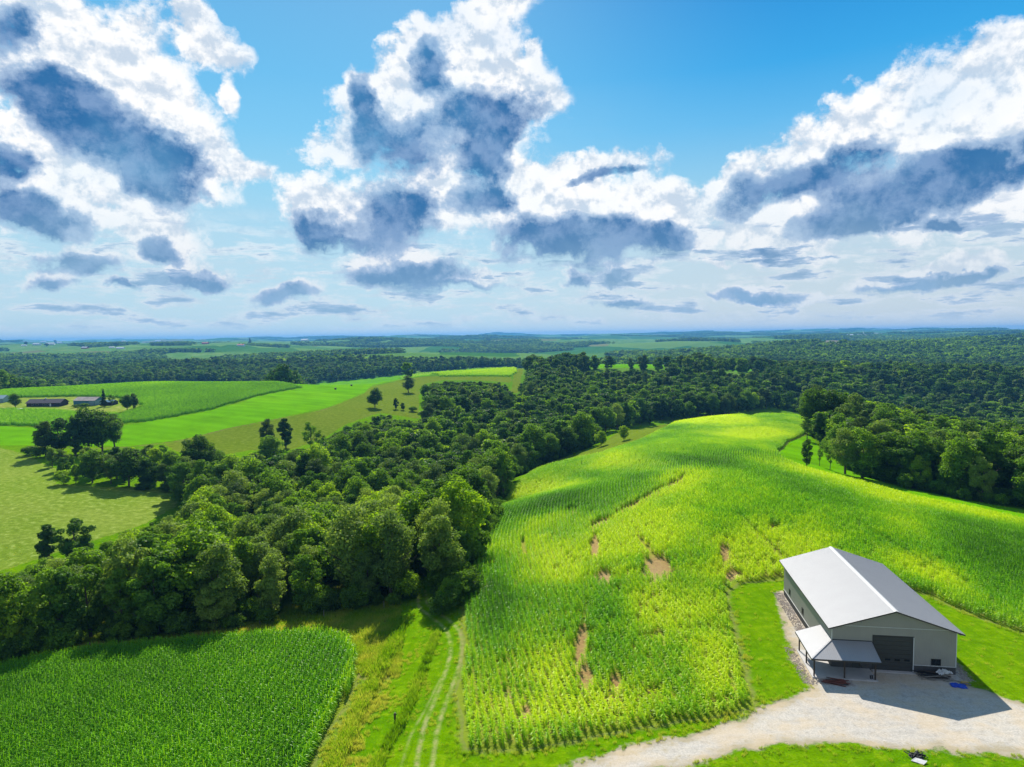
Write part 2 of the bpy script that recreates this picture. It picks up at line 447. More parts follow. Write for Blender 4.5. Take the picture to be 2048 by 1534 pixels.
def pixline(pts, n=8):
    return smooth_line([hit(u, v)[:2] for u, v in pts], n)

RUT_A = pixline([(838, 1180), (838, 1212), (865, 1236), (893, 1262), (901, 1305), (880, 1375), (853, 1440), (838, 1500), (830, 1560)])
RUT_B = pixline([(850, 1180), (858, 1212), (895, 1238), (920, 1265), (923, 1310), (905, 1370), (880, 1440), (868, 1500), (862, 1560)])
RUT_C = pixline([(885, 1350), (850, 1420), (822, 1470), (800, 1540)])
HEDGE_A = pixline([(812, 1238), (790, 1290), (752, 1360), (712, 1440), (660, 1560)])
HEDGE_B = pixline([(872, 1270), (862, 1300), (838, 1360), (810, 1430), (770, 1500), (745, 1560)])
FIELD_BANK = pixline([(1075, 940), (1130, 924), (1200, 905), (1255, 880), (1330, 853)])
HAY_BANK = pixline([(60, 893), (200, 897), (345, 884), (450, 859), (550, 839), (650, 819), (725, 790), (738, 778), (690, 772), (800, 762)])
YARD_ROAD = pixline([(-60, 826), (0, 821), (60, 815)])

# bare or yellow places in the crop, traced: u, v, half width, half height, rotation, strength
BARE = [(1318, 1140, 33, 28, 0), (1450, 1110, 9, 26, 10), (1464, 1152, 18, 12, 0), (1205, 1160, 18, 20, 0), (1162, 1300, 10, 60, -4), (1170, 1360, 14, 30, 0), (1200, 1050, 30, 6, 28), (1262, 1015, 40, 5, 30), (1330, 978, 50, 4, 25), (1190, 1100, 8, 30, 0),
        (1015, 1400, 8, 16, 0), (1050, 1425, 10, 16, 0), (1550, 1060, 12, 8, 0), (1300, 1390, 16, 10, 0), (1230, 1370, 12, 22, 0), (1140, 1025, 16, 5, 10), (1230, 1400, 20, 8, 0), (1590, 895, 8, 3, 0)]
YELLOW = [(1250, 1090, 110, 60, 20), (1300, 1060, 120, 50, 20), (1320, 1000, 130, 24, 25), (1500, 1140, 130, 50, 0), (1440, 848, 90, 12, 0), (1300, 935, 130, 30, 0), (1210, 1425, 90, 30, 0), (1330, 1230, 140, 60, 0), (1120, 1130, 60, 50, 0), (1640, 950, 120, 14, -10), (1850, 1010, 220, 20, -12),
          (1500, 870, 90, 14, 0), (1560, 1100, 140, 36, 0), (1850, 1150, 110, 22, -20), (1110, 1360, 50, 60, 0), (1430, 1330, 60, 90, 0), (1090, 980, 90, 20, 10), (1120, 1420, 200, 40, 5)]
DEEP = [(1440, 1030, 110, 45, 0), (1560, 1020, 160, 50, -12), (1720, 1080, 200, 60, -20), (1150, 1000, 90, 18, 10), (1290, 958, 70, 10, 8), (1380, 925, 90, 10, -8), (1220, 1240, 60, 60, 0), (1415, 1122, 28, 18, 0), (1290, 1130, 80, 14, 0), (1950, 1120, 160, 60, -20), (990, 1200, 40, 90, 0), (1180, 960, 60, 10, 10)]

def pixfield(lst, U, V, pw=1.0):
    o = np.zeros(U.shape)
    for q in lst:
        u, v, a, b, r = q
        c, s = cos(radians(r)), sin(radians(r))
        du, dv = U - u, V - v
        e = ((du * c - dv * s) / a) ** 2 + ((du * s + dv * c) / b) ** 2
        o = np.maximum(o, np.exp(-e * pw))
    return o

# ------------------------------------------------------------------ ground mesh
ang = np.concatenate([np.linspace(-180, -60, 30, endpoint=False), np.linspace(-60, -42, 50, endpoint=False), np.linspace(-42, 42, 640), np.linspace(42, 60, 50)[1:], np.linspace(60, 180, 30, endpoint=False)[1:]])
rad = np.concatenate([np.linspace(2, 48, 40, endpoint=False), np.geomspace(48, 160, 300, endpoint=False), np.geomspace(160, 700, 190, endpoint=False), np.geomspace(700, 15500, 300)])
AA, RR = np.meshgrid(np.radians(ang), rad)
gx = (np.sin(AA) * RR).ravel(); gy = (np.cos(AA) * RR).ravel()
gz = height(gx, gy)
nr, na = RR.shape
ii = np.arange(nr - 1)[:, None] * na + np.arange(na)[None, :]
jj = np.arange(nr - 1)[:, None] * na + (np.arange(na)[None, :] + 1) % na
q0, q1, q2, q3 = ii.ravel(), jj.ravel(), (jj + na).ravel(), (ii + na).ravel()
TRI = np.concatenate([np.stack([q0, q3, q2], 1), np.stack([q0, q2, q1], 1)])
VV = np.stack([gx, gy, gz], 1)

wig = (fbm(gx / 2.2, gy / 2.2, 3, 3) - 0.5)
wig2 = (fbm(gx / 9, gy / 9, 23, 3) - 0.5)
sd = {}
for k, P in WORLD.items():
    s = sdf(P, gx, gy)
    a = 1.0 if k in ('near_corn_field', 'corn_field') else 2.2 if k == 'gravel_driveway' else 3.0
    s = s + wig * a + (wig2 * 2.0 if k not in ('near_corn_field', 'corn_field', 'gravel_driveway') else wig2 * 0.6)
    sd[k] = s

def split(V, A, T, s):
    """cut triangles along s = 0; returns V, A, inside tris, outside tris"""
    s = np.where(np.abs(s) < 1e-6, 1e-6, s)
    sg = s[T] < 0
    n = sg.sum(1)
    tin, tout = [T[n == 3]], [T[n == 0]]
    M = T[(n == 1) | (n == 2)]
    if len(M):
        ms = s[M] < 0
        one = np.where(ms.sum(1) == 1, np.argmax(ms, 1), np.argmin(ms, 1))     # the lone corner
        lone_in = ms.sum(1) == 1
        r = np.arange(len(M))
        a = M[r, one]; b = M[r, (one + 1) % 3]; c = M[r, (one + 2) % 3]
        def cut(p, q):
            t = s[p] / (s[p] - s[q])
            return V[p] + (V[q] - V[p]) * t[:, None], A[p] + (A[q] - A[p]) * t[:, None]
        # one new vertex per edge, shared by key
        e1 = np.stack([np.minimum(a, b), np.maximum(a, b)], 1); e2 = np.stack([np.minimum(a, c), np.maximum(a, c)], 1)
        E = np.concatenate([e1, e2])
        key = E[:, 0].astype(np.int64) * (len(V) + 1) + E[:, 1]
        uk, inv = np.unique(key, return_inverse=True)
        p = uk // (len(V) + 1); q = uk % (len(V) + 1)
        nv, nA = cut(p, q)
        base = len(V)
        V = np.concatenate([V, nv]); A = np.concatenate([A, nA])
        ab = base + inv[:len(M)]; ac = base + inv[len(M):]
        lone = np.stack([a, ab, ac], 1)
        rest = np.concatenate([np.stack([ab, b, c], 1), np.stack([ab, c, ac], 1)])
        tin.append(lone[lone_in]); tout.append(lone[~lone_in])
        l2 = np.concatenate([lone_in, lone_in])
        tin.append(rest[~l2]); tout.append(rest[l2])
    return V, A, np.concatenate(tin), np.concatenate(tout)

U0, V0 = project(VV)
rutd = np.minimum(np.minimum(line_dist(RUT_A, gx, gy), line_dist(RUT_B, gx, gy)), line_dist(RUT_C, gx, gy) + 0.15)
hed = np.minimum(line_dist(HEDGE_A, gx, gy), line_dist(HEDGE_B, gx, gy))
bank = np.minimum(line_dist(FIELD_BANK, gx, gy), line_dist(HAY_BANK, gx, gy))
near_front = (gy > 20) & (gy < 500)
bare = np.where(near_front, pixfield(BARE, U0, V0), 0)
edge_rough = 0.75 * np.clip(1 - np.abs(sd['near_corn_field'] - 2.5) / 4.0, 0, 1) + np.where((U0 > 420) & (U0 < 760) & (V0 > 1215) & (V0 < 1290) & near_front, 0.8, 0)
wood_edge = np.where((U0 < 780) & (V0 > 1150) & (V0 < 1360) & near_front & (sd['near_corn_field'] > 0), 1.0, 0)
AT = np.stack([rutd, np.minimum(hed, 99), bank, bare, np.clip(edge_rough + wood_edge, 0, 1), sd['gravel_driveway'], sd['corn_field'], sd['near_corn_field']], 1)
ATN = ['rut', 'hedge', 'bank', 'bare', 'rough', 'd_gravel', 'd_corn', 'd_near']
order = ['gravel_driveway', 'near_corn_field', 'corn_field', 'farmyard', 'far_corn_field', 'hay_field', 'pasture', 'ridge_corn_field', 'grass_lane', 'hill_pasture', 'ridge_hay_field', 'meadow', 'field_verge',
         'far_field_pale', 'far_field_tan', 'far_field_right', 'far_field_strip', 'far_field_middle', 'far_field_low', 'far_field_bank', 'far_field_left', 'far_field_edge']
SD = np.stack([sd[k] for k in order], 1)
ALL = np.concatenate([AT, SD], 1)
V_, A_, T_ = VV, ALL, TRI
pieces = {}
for i, k in enumerate(order):
    V_, A_, tin, T_ = split(V_, A_, T_, A_[:, AT.shape[1] + i])
    pieces[k] = tin
pieces['ground'] = T_

def mesh_from(name, V, F, attrs=None, smooth=False):
    me = bpy.data.meshes.new(name)
    F = np.asarray(F)
    k = F.shape[1]
    me.vertices.add(len(V)); me.loops.add(F.size); me.polygons.add(len(F))
    me.vertices.foreach_set('co', np.ascontiguousarray(V, dtype=np.float32).ravel())
    me.loops.foreach_set('vertex_index', F.ravel().astype(np.int32))
    me.polygons.foreach_set('loop_start', np.arange(0, F.size, k, dtype=np.int32))
    me.polygons.foreach_set('loop_total', np.full(len(F), k, dtype=np.int32))
    me.polygons.foreach_set('use_smooth', np.full(len(F), smooth))
    for n, a in (attrs or {}).items():
        at = me.attributes.new(n, 'FLOAT', 'POINT')
        at.data.foreach_set('value', np.ascontiguousarray(a, dtype=np.float32))
    me.update(calc_edges=True)
    me.validate()
    return me

def link(name, me, mat=None, parent=None, loc=None, rz=None):
    o = bpy.data.objects.new(name, me)
    COL.objects.link(o)
    if mat is not None:
        me.materials.append(mat)
    if parent is not None:
        o.parent = parent
    if loc is not None:
        o.location = loc
    if rz is not None:
        o.rotation_euler = (0, 0, rz)
    return o

def tag(o, label=None, cat=None, group=None, kind=None):
    if label: o['label'] = label
    if cat: o['category'] = cat
    if group: o['group'] = group
    if kind: o['kind'] = kind
    return o

# ground materials ---------------------------------------------------
def ground_mat(name, c1, c2, c3=None, s1=0.05, s2=0.6, rough=0.95, speck=None, bump=0.5, stripes=None, extra=None):
    m, t = new_mat(name)
    pos = t.node('ShaderNodeNewGeometry').outputs['Position']
    flat = t.vm('MULTIPLY', pos, (1, 1, 0))
    n1 = t.noise(flat, s1, 6, 0.6)
    n2 = t.noise(flat, s2, 5, 0.65)
    n3 = t.noise(flat, 5.0, 3, 0.7)
    col = t.mix(t.ramp(n1, 0.35, 0.65), c1, c2)
    if c3 is not None:
        col = t.mix(t.m('MULTIPLY', t.ramp(n2, 0.48, 0.72), 0.75), col, c3)
    g = t.ramp(n3, 0.25, 0.75, 0.72, 1.25, False)
    g2 = t.ramp(n2, 0.3, 0.7, 0.74, 1.18, False)
    gg = t.m('MULTIPLY', g, g2)
    if stripes:
        ax, ay, sc, amt = stripes
        sp = t.node('ShaderNodeSeparateXYZ', {0: t.vm('ADD', flat, t.vm('MULTIPLY', t.noisec(flat, 0.02, 2), (5, 5, 0)))})
        w = t.m('ADD', t.m('MULTIPLY', sp.outputs[0], ax), t.m('MULTIPLY', sp.outputs[1], ay))
        sn = t.m('SINE', t.m('MULTIPLY', w, sc))
        sn2 = t.m('SINE', t.m('MULTIPLY', w, sc * 0.37))
        gg = t.m('MULTIPLY', gg, t.m('ADD', 1.0, t.m('MULTIPLY', t.m('ADD', sn, sn2), amt * 0.5)))
    cc = t.node('ShaderNodeCombineXYZ', {0: gg, 1: gg, 2: gg}).outputs[0]
    col = t.mix(1.0, col, cc, 'MULTIPLY')
    if extra:
        col = extra(t, flat, col)
    pbr(t, col, rough, bump=t.m('ADD', n3, t.m('MULTIPLY', n2, 2.0)), bs=bump, bd=0.25, spec=0.0)
    return m

def near_extra(t, flat, col):
    n = t.noise(flat, 1.6, 4, 0.6)
    n5 = t.noise(flat, 0.35, 4, 0.6)
    rough = t.attr('rough').outputs['Fac']
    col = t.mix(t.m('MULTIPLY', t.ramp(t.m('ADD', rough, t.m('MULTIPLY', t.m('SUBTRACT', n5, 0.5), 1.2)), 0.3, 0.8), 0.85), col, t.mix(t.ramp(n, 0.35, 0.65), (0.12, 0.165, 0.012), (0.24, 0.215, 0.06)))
    # worn wheel ruts
    rd = t.m('ADD', t.attr('rut').outputs['Fac'], t.m('MULTIPLY', t.m('SUBTRACT', n, 0.5), 0.9))
    n7 = t.noise(flat, 0.8, 5, 0.7)
    mow = t.noise(t.vm('MULTIPLY', flat, (1.6, 0.18, 1)), 1.0, 4, 0.6)
    col = t.mix(t.ramp(mow, 0.50, 0.70, 0, 0.5), col, (0.060, 0.15, 0.002))
    col = t.mix(t.ramp(t.noise(flat, 0.9, 5, 0.7), 0.60, 0.74, 0, 0.45), col, (0.22, 0.23, 0.03))
    col = t.mix(t.m('MULTIPLY', t.ramp(rd, 0.50, 0.02), t.ramp(n7, 0.38, 0.62, 0.05, 0.62)), col, (0.42, 0.35, 0.18))
    # ragged stony margin beside the gravel
    dg = t.m('ADD', t.attr('d_gravel').outputs['Fac'], t.m('MULTIPLY', t.m('SUBTRACT', n, 0.5), 1.6))
    col = t.mix(t.ramp(dg, 0.7, 0.0), col, (0.34, 0.29, 0.20))
    # dry margin beside the corn
    dc = t.m('MINIMUM', t.attr('d_corn').outputs['Fac'], t.attr('d_near').outputs['Fac'])
    dc = t.m('ADD', dc, t.m('MULTIPLY', t.m('SUBTRACT', n, 0.5), 1.6))
    col = t.mix(t.ramp(dc, 1.0, 0.1, 0, 0.5), col, (0.24, 0.20, 0.08))
    bk = t.m('ADD', t.attr('bank').outputs['Fac'], t.m('MULTIPLY', t.m('SUBTRACT', n5, 0.5), 2.0))
    col = t.mix(t.ramp(bk, 1.8, 0.5, 0, 0.7), col, (0.16, 0.13, 0.05))
    # farm land beyond the near hills: a patchwork of crops
    ln = t.node('ShaderNodeVectorMath', {0: flat}, operation='LENGTH').outputs['Value']
    wv = t.vm('ADD', flat, t.vm('MULTIPLY', t.noisec(flat, 0.004, 3), (220, 220, 0)))
    vo = t.node('ShaderNodeTexVoronoi', {'Vector': wv, 'Scale': 0.0032})
    vc = t.node('ShaderNodeSeparateColor', {0: vo.outputs['Color']})
    crop = t.mix(t.ramp(vc.outputs[0], 0.2, 0.9), (0.040, 0.125, 0.014), (0.115, 0.215, 0.035))
    crop = t.mix(t.ramp(vc.outputs[1], 0.86, 0.9, 0, 0.7), crop, (0.17, 0.15, 0.06))
    col = t.mix(t.ramp(ln, 450, 1000), col, crop)
    return col

def gravel_extra(t, flat, col):
    n = t.noise(flat, 9.0, 3, 0.7)
    v = t.node('ShaderNodeTexVoronoi', {'Vector': flat, 'Scale': 4.2})
    col = t.mix(t.ramp(n, 0.55, 0.75, 0, 0.45), col, (0.26, 0.25, 0.24))
    d = t.m('ADD', t.attr('d_gravel').outputs['Fac'], t.m('MULTIPLY', t.m('SUBTRACT', t.noise(flat, 1.3, 4, 0.65), 0.5), 3.2))
    col = t.mix(t.ramp(d, -1.5, -0.1, 0, 0.8), col, (0.30, 0.25, 0.15))
    col = t.mix(t.ramp(t.noise(flat, 0.22, 5, 0.6), 0.42, 0.62, 0, 0.5), col, (0.50, 0.39, 0.25))
    col = t.mix(t.ramp(t.noise(flat, 2.6, 4, 0.75), 0.60, 0.70, 0, 0.55), col, (0.20, 0.16, 0.11))
    wb_ = t.node('ShaderNodeTexWave', {'Vector': t.vm('MULTIPLY', flat, (0.35, 1.0, 0)), 'Scale': 0.22, 'Distortion': 5.0, 'Detail': 3.0, 'Detail Scale': 0.8}, wave_type='BANDS', bands_direction='Y')
    col = t.mix(t.ramp(wb_.outputs['Fac'], 0.6, 1.0, 0, 0.10), col, (0.55, 0.52, 0.48))
    w = t.noise(t.vm('MULTIPLY', flat, (0.25, 1.0, 1)), 0.9, 5, 0.6)
    col = t.mix(t.ramp(w, 0.52, 0.7, 0, 0.35), col, (0.46, 0.38, 0.27))
    return col

MG = {}
MG['ground'] = ground_mat('mown_grass', (0.085, 0.215, 0.001), (0.125, 0.25, 0.001), (0.17, 0.25, 0.004), 0.06, 0.7, extra=near_extra)
MG['gravel_driveway'] = ground_mat('pale_gravel', (0.44, 0.405, 0.355), (0.48, 0.44, 0.375), (0.38, 0.34, 0.28), 0.08, 1.3, extra=gravel_extra, bump=0.15)
def soil_extra(t, flat, col):
    dc = t.m('MAXIMUM', t.m('MINIMUM', t.attr('d_corn').outputs['Fac'], t.attr('d_near').outputs['Fac']), -9.0)
    dc = t.m('ADD', dc, t.m('MULTIPLY', t.m('SUBTRACT', t.noise(flat, 1.4, 4, 0.6), 0.5), 2.4))
    col = t.mix(t.ramp(dc, -1.9, -0.7, 0, 0.85), col, (0.11, 0.215, 0.004))
    b = t.attr('bare').outputs['Fac']
    bn = t.m('ADD', b, t.m('MULTIPLY', t.m('SUBTRACT', t.noise(flat, 1.1, 5, 0.65), 0.5), 0.8))
    return t.mix(t.ramp(bn, 0.1, 0.65), t.mix(0.7, col, (0.19, 0.24, 0.02)), col)
MG['corn_soil'] = ground_mat('dry_field_soil', (0.30, 0.19, 0.075), (0.36, 0.25, 0.12), (0.22, 0.20, 0.05), 0.05, 0.9, extra=soil_extra)
MG['hay'] = ground_mat('hay_grass', (0.10, 0.29, 0.001), (0.125, 0.32, 0.001), (0.085, 0.24, 0.001), 0.012, 0.05, stripes=(0.30, 1.0, 0.5, 0.11))
MG['far_crop'] = ground_mat('far_crop_green', (0.060, 0.22, 0.006), (0.075, 0.25, 0.008), None, 0.02, 0.4)
MG['pasture'] = ground_mat('grazed_pasture', (0.15, 0.235, 0.018), (0.19, 0.26, 0.032), (0.27, 0.32, 0.08), 0.03, 0.5)
MG['olive'] = ground_mat('olive_pasture', (0.115, 0.175, 0.010), (0.13, 0.185, 0.014), (0.155, 0.185, 0.03), 0.03, 0.4)
MG['yard'] = ground_mat('yard_grass', (0.16, 0.27, 0.012), (0.24, 0.28, 0.05), (0.30, 0.28, 0.11), 0.04, 0.2)
MG['woodfloor'] = MG['ground']
MG['tan'] = ground_mat('tan_stubble', (0.22, 0.17, 0.08), (0.19, 0.16, 0.08), None, 0.02, 0.2)
MG['palefar'] = ground_mat('pale_far_field', (0.085, 0.20, 0.025), (0.13, 0.22, 0.045), None, 0.01, 0.02)
MG['farland'] = None
assign = {'ground': 'ground', 'gravel_driveway': 'gravel_driveway', 'near_corn_field': 'corn_soil', 'corn_field': 'corn_soil', 'farmyard': 'yard', 'far_corn_field': 'far_crop', 'hay_field': 'hay', 'pasture': 'pasture',
          'ridge_corn_field': 'hay', 'grass_lane': 'olive', 'hill_pasture': 'olive', 'ridge_hay_field': 'hay', 'meadow': 'hay', 'field_verge': 'olive'}
NAMES = {'near_corn_field': 'field_soil', 'corn_field': 'field_soil', 'farmyard': 'farmyard_ground', 'far_corn_field': 'field_soil', 'hay_field': 'hay_field', 'grass_lane': 'grass_path'}
def sub_mesh(T):
    idx, inv = np.unique(T.ravel(), return_inverse=True)
    return idx, inv.reshape(T.shape)
for k, T in pieces.items():
    if len(T) == 0:
        continue
    idx, F = sub_mesh(T)
    fr = {'ground'}
    at = {n: A_[idx, i] for i, n in enumerate(ATN)}
    nm = NAMES.get(k, k)
    if k.startswith('far_field'):
        nm = 'distant_field'
    me = mesh_from(nm, V_[idx], F, at, smooth=True)
    mk = assign.get(k, 'tan' if k == 'far_field_tan' else 'palefar')
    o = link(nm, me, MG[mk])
    o['kind'] = 'structure'

# ------------------------------------------------------------------ foliage materials
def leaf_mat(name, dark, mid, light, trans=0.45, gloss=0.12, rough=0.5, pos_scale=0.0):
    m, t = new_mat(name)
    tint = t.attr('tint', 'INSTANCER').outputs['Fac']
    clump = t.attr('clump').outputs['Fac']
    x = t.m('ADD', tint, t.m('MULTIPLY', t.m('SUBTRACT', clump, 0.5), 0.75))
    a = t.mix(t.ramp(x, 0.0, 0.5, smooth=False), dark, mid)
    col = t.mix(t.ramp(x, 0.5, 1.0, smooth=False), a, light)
    d = t.node('ShaderNodeBsdfDiffuse', {0: col})
    tcol = t.mix(1.0, col, (1.55, 1.5, 0.7), 'MULTIPLY')
    tr = t.node('ShaderNodeBsdfTranslucent', {0: tcol})
    ms = t.node('ShaderNodeMixShader', {0: trans, 1: d.outputs[0], 2: tr.outputs[0]})
    gl = t.node('ShaderNodeBsdfGlossy', {0: (1, 1, 1), 'Roughness': rough})
    ms2 = t.node('ShaderNodeMixShader', {0: gloss, 1: ms.outputs[0], 2: gl.outputs[0]})
    t.l.new(ms2.outputs[0], t.out.inputs[0])
    return m
LEAF = leaf_mat('tree_leaves', (0.050, 0.110, 0.010), (0.125, 0.250, 0.006), (0.290, 0.430, 0.008), 0.50, 0.012)
LEAF2 = leaf_mat('grey_green_leaves', (0.052, 0.095, 0.022), (0.125, 0.210, 0.032), (0.250, 0.350, 0.050), 0.45, 0.012)
LEAF3 = leaf_mat('deep_green_leaves', (0.030, 0.080, 0.010), (0.075, 0.175, 0.010), (0.170, 0.300, 0.012), 0.42, 0.012)
NEEDLE = leaf_mat('conifer_needles', (0.012, 0.035, 0.016), (0.025, 0.055, 0.02), (0.05, 0.08, 0.03), 0.2, 0.008)
CORN = leaf_mat('corn_leaves', (0.045, 0.170, 0.002), (0.190, 0.450, 0.001), (0.560, 0.680, 0.002), 0.45, 0.010, 0.42)
GRASSM = leaf_mat('grass_blades', (0.060, 0.17, 0.003), (0.20, 0.35, 0.004), (0.42, 0.42, 0.07), 0.45, 0.008)
def bark_mat():
    m, t = new_mat('bark')
    co = t.node('ShaderNodeTexCoord').outputs['Object']
    n = t.noise(t.vm('MULTIPLY', co, (6, 6, 1.2)), 3, 5, 0.7)
    pbr(t, t.mix(n, (0.05, 0.038, 0.028), (0.16, 0.13, 0.10)), 0.9, bump=n, bs=0.6, bd=0.05)
    return m
BARK = bark_mat()

# ------------------------------------------------------------------ foliage meshes
def cards(P, N, size, seed, clump, bend=0.25, jitter=0.8, aspect=(0.6, 1.0)):
    r = np.random.default_rng(seed)
    n = len(P)
    N = N + r.normal(0, jitter * 0.55, (n, 3))
    N /= np.linalg.norm(N, axis=1, keepdims=True) + 1e-9
    T = np.cross(N, r.normal(0, 1, (n, 3)))
    T /= np.linalg.norm(T, axis=1, keepdims=True) + 1e-9
    B = np.cross(N, T)
    s = size * r.uniform(0.6, 1.35, (n, 1))
    a = r.uniform(aspect[0], aspect[1], (n, 1))
    c1 = P - T * s * 0.5
    c2 = P - B * s * a * 0.5 + N * s * bend * 0.3
    c3 = P + T * s * 0.55 - N * s * bend * 0.4
    c4 = P + B * s * a * 0.5 + N * s * bend * 0.3
    V = np.stack([c1, c2, c3, c4], 1).reshape(-1, 3)
    F = np.arange(4 * n).reshape(n, 4)
    return V, F, np.repeat(clump, 4)

def crown_mesh(name, seed, h=16.0, w=5.4, base=0.22, nl=46, ncards=9000, size=0.46, style='round', mat=None):
    r = np.random.default_rng(seed)
    zc = h * (base + 1) / 2; hz = h * (1 - base) / 2
    lobes = []
    tries = 0
    while len(lobes) < nl and tries < 8000:
        tries += 1
        p = r.uniform(-1, 1, 3)
        q = np.linalg.norm(p)
        if style == 'cone':
            zz = r.uniform(0, 1) ** 1.25
            rr = (1 - zz) * w * r.uniform(0.35, 1.0)
            th = r.uniform(0, 2 * pi)
            c = np.array([cos(th) * rr, sin(th) * rr, h * base + zz * h * (1 - base) * 0.97])
            lr = w * (0.12 + 0.20 * (1 - zz))
        else:
            if q > 1 or q < 0.42:
                continue
            wz = 1.0
            if style == 'oval':
                wz = 0.8
            k = 1 - 0.28 * max(p[2], 0) ** 2
            if p[2] < 0:
                k = 1 - 0.25 * abs(p[2])
            c = np.array([p[0] * w * 0.82 * k * wz, p[1] * w * 0.82 * k * wz, zc + p[2] * hz * 0.84])
            lr = w * r.uniform(0.17, 0.33)
        if all(np.linalg.norm(c - l[0]) > 0.5 * min(lr, l[1]) for l in lobes):
            lobes.append((c, lr))
    wts = np.array([l[1] ** 2 for l in lobes]); wts /= wts.sum()
    P, N, C = [], [], []
    ph = r.uniform(0, 6, 6)
    for (c, lr), wt in zip(lobes, wts):
        n = max(8, int(ncards * wt))
        d = r.normal(0, 1, (n, 3)); d /= np.linalg.norm(d, axis=1, keepdims=True)
        d[:, 2] = np.where(r.uniform(0, 1, n) < 0.35, np.abs(d[:, 2]), d[:, 2])
        bump = 1 + 0.22 * np.sin(d[:, 0] * 5 + ph[0] + c[0]) * np.sin(d[:, 1] * 5 + ph[1] + c[2]) + 0.15 * np.sin(d[:, 2] * 9 + ph[2])
        rr = lr * bump * (1 - 0.35 * r.uniform(0, 1, n) ** 2.5)
        sq = np.array([1, 1, 0.82]) if style != 'cone' else np.array([1, 1, 0.45])
        p = c + d * rr[:, None] * sq
        P.append(p); N.append(d * 0.8 + np.array([0, 0, 0.35])); C.append(np.clip(r.normal(0.5, 0.10, n) + r.normal(0, 0.14), 0, 1))
    P = np.concatenate(P); N = np.concatenate(N); C = np.concatenate(C)
    keep = P[:, 2] > h * 0.04
    P, N, C = P[keep], N[keep], C[keep]
    N /= np.linalg.norm(N, axis=1, keepdims=True)
    V, F, cl = cards(P, N, size, seed + 1, C)
    me = mesh_from(name, V, F, {'clump': cl})
    me.materials.append(mat or LEAF)
    return me

def tube(bm, pts, rads, seg=7):
    rings = []
    for i, (p, r) in enumerate(zip(pts, rads)):
        p = Vector(p)
        d = (Vector(pts[min(i + 1, len(pts) - 1)]) - Vector(pts[max(i - 1, 0)])).normalized()
        a = d.orthogonal().normalized(); b = d.cross(a)
        rings.append([bm.verts.new(p + (a * cos(2 * pi * k / seg) + b * sin(2 * pi * k / seg)) * r) for k in range(seg)])
    for i in range(len(rings) - 1):
        for k in range(seg):
            bm.faces.new((rings[i][k], rings[i][(k + 1) % seg], rings[i + 1][(k + 1) % seg], rings[i + 1][k]))
    bm.faces.new(rings[-1]); bm.faces.new(rings[0][::-1])

def bm_mesh(name, bm, mat=None, smooth=False):
    bmesh.ops.recalc_face_normals(bm, faces=bm.faces)
    me = bpy.data.meshes.new(name)
    bm.to_mesh(me); bm.free()
    if smooth:
        me.polygons.foreach_set('use_smooth', [True] * len(me.polygons))
    if mat:
        me.materials.append(mat)
    return me

def trunk_mesh(name, seed, h=16.0, w=5.4, base=0.22, limbs=7):
    r = random.Random(seed)
    bm = bmesh.new()
    pts = [(0, 0, -0.4), (0, 0, 0.4)]
    x = y = 0
    for i in range(1, 6):
        x += r.uniform(-.25, .25); y += r.uniform(-.25, .25)
        pts.append((x, y, h * 0.82 * i / 5))
    tube(bm, pts, [0.036 * h * 0.75, 0.020 * h, 0.017 * h, 0.014 * h, 0.011 * h, 0.007 * h, 0.003 * h], 8)
    for k in range(limbs):
        z = h * r.uniform(max(base - 0.04, 0.06), 0.6); th = 2 * pi * k / limbs + r.uniform(-.4, .4)
        L = w * r.uniform(0.5, 0.85)
        f = z / (h * 0.82) * 5
        i = min(int(f), 4)
        p0 = Vector(pts[i + 1]).lerp(Vector(pts[min(i + 2, 6)]), f - i)
        p0.z = z
        q = [p0 + Vector((cos(th) * L * s, sin(th) * L * s, L * (0.5 * s + 0.35 * s * s))) for s in (0, .35, .7, 1)]
        tube(bm, q, [0.008 * h, 0.006 * h, 0.004 * h, 0.0015 * h], 5)
    return bm_mesh(name, bm, BARK, True)

CR = {}
for i, (w, bs, st) in enumerate([(5.6, .08, 'round'), (4.8, .05, 'oval'), (6.2, .12, 'round'), (5.0, .04, 'round'), (5.4, .07, 'oval'), (4.4, .05, 'oval')]):
    CR['broad%d' % i] = (crown_mesh('crown', 100 + i, 16, w, bs, [50, 44, 62, 38, 54, 30][i], 11000, [0.46, 0.38, 0.5, 0.42, 0.36, 0.5][i], st, [LEAF, LEAF2, LEAF, LEAF3, LEAF2, LEAF3][i]), trunk_mesh('trunk', 50 + i, 16, w, bs))
CR['sparse'] = (crown_mesh('crown', 140, 16, 4.2, .3, 20, 2800, 0.45, 'round'), trunk_mesh('trunk', 60, 16, 4.2, .3, 11))
CR['spruce'] = (crown_mesh('crown', 150, 16, 3.4, .06, 90, 7000, 0.42, 'cone', NEEDLE), trunk_mesh('trunk', 61, 16, 2.0, .06, 3))
CR['column'] = (crown_mesh('crown', 160, 16, 4.0, .03, 60, 9000, 0.42, 'oval'), trunk_mesh('trunk', 62, 16, 2.0, .08, 3))
CR['bush'] = (crown_mesh('crown', 170, 5, 3.0, .0, 26, 3200, 0.30, 'round'), trunk_mesh('trunk', 63, 5, 1.8, .05, 6))
LODC = [crown_mesh('crown', 200 + i, 16, [5.8, 5.2, 6.2, 5.0][i], 0.02, 26, 1500, 1.05, ['round', 'oval'][i % 2], [LEAF, LEAF2, LEAF3, LEAF][i]) for i in range(4)]
LODF = [crown_mesh('crown', 220 + i, 16, [6.4, 5.8, 6.6][i], 0.0, 14, 260, 2.3, 'round') for i in range(3)]
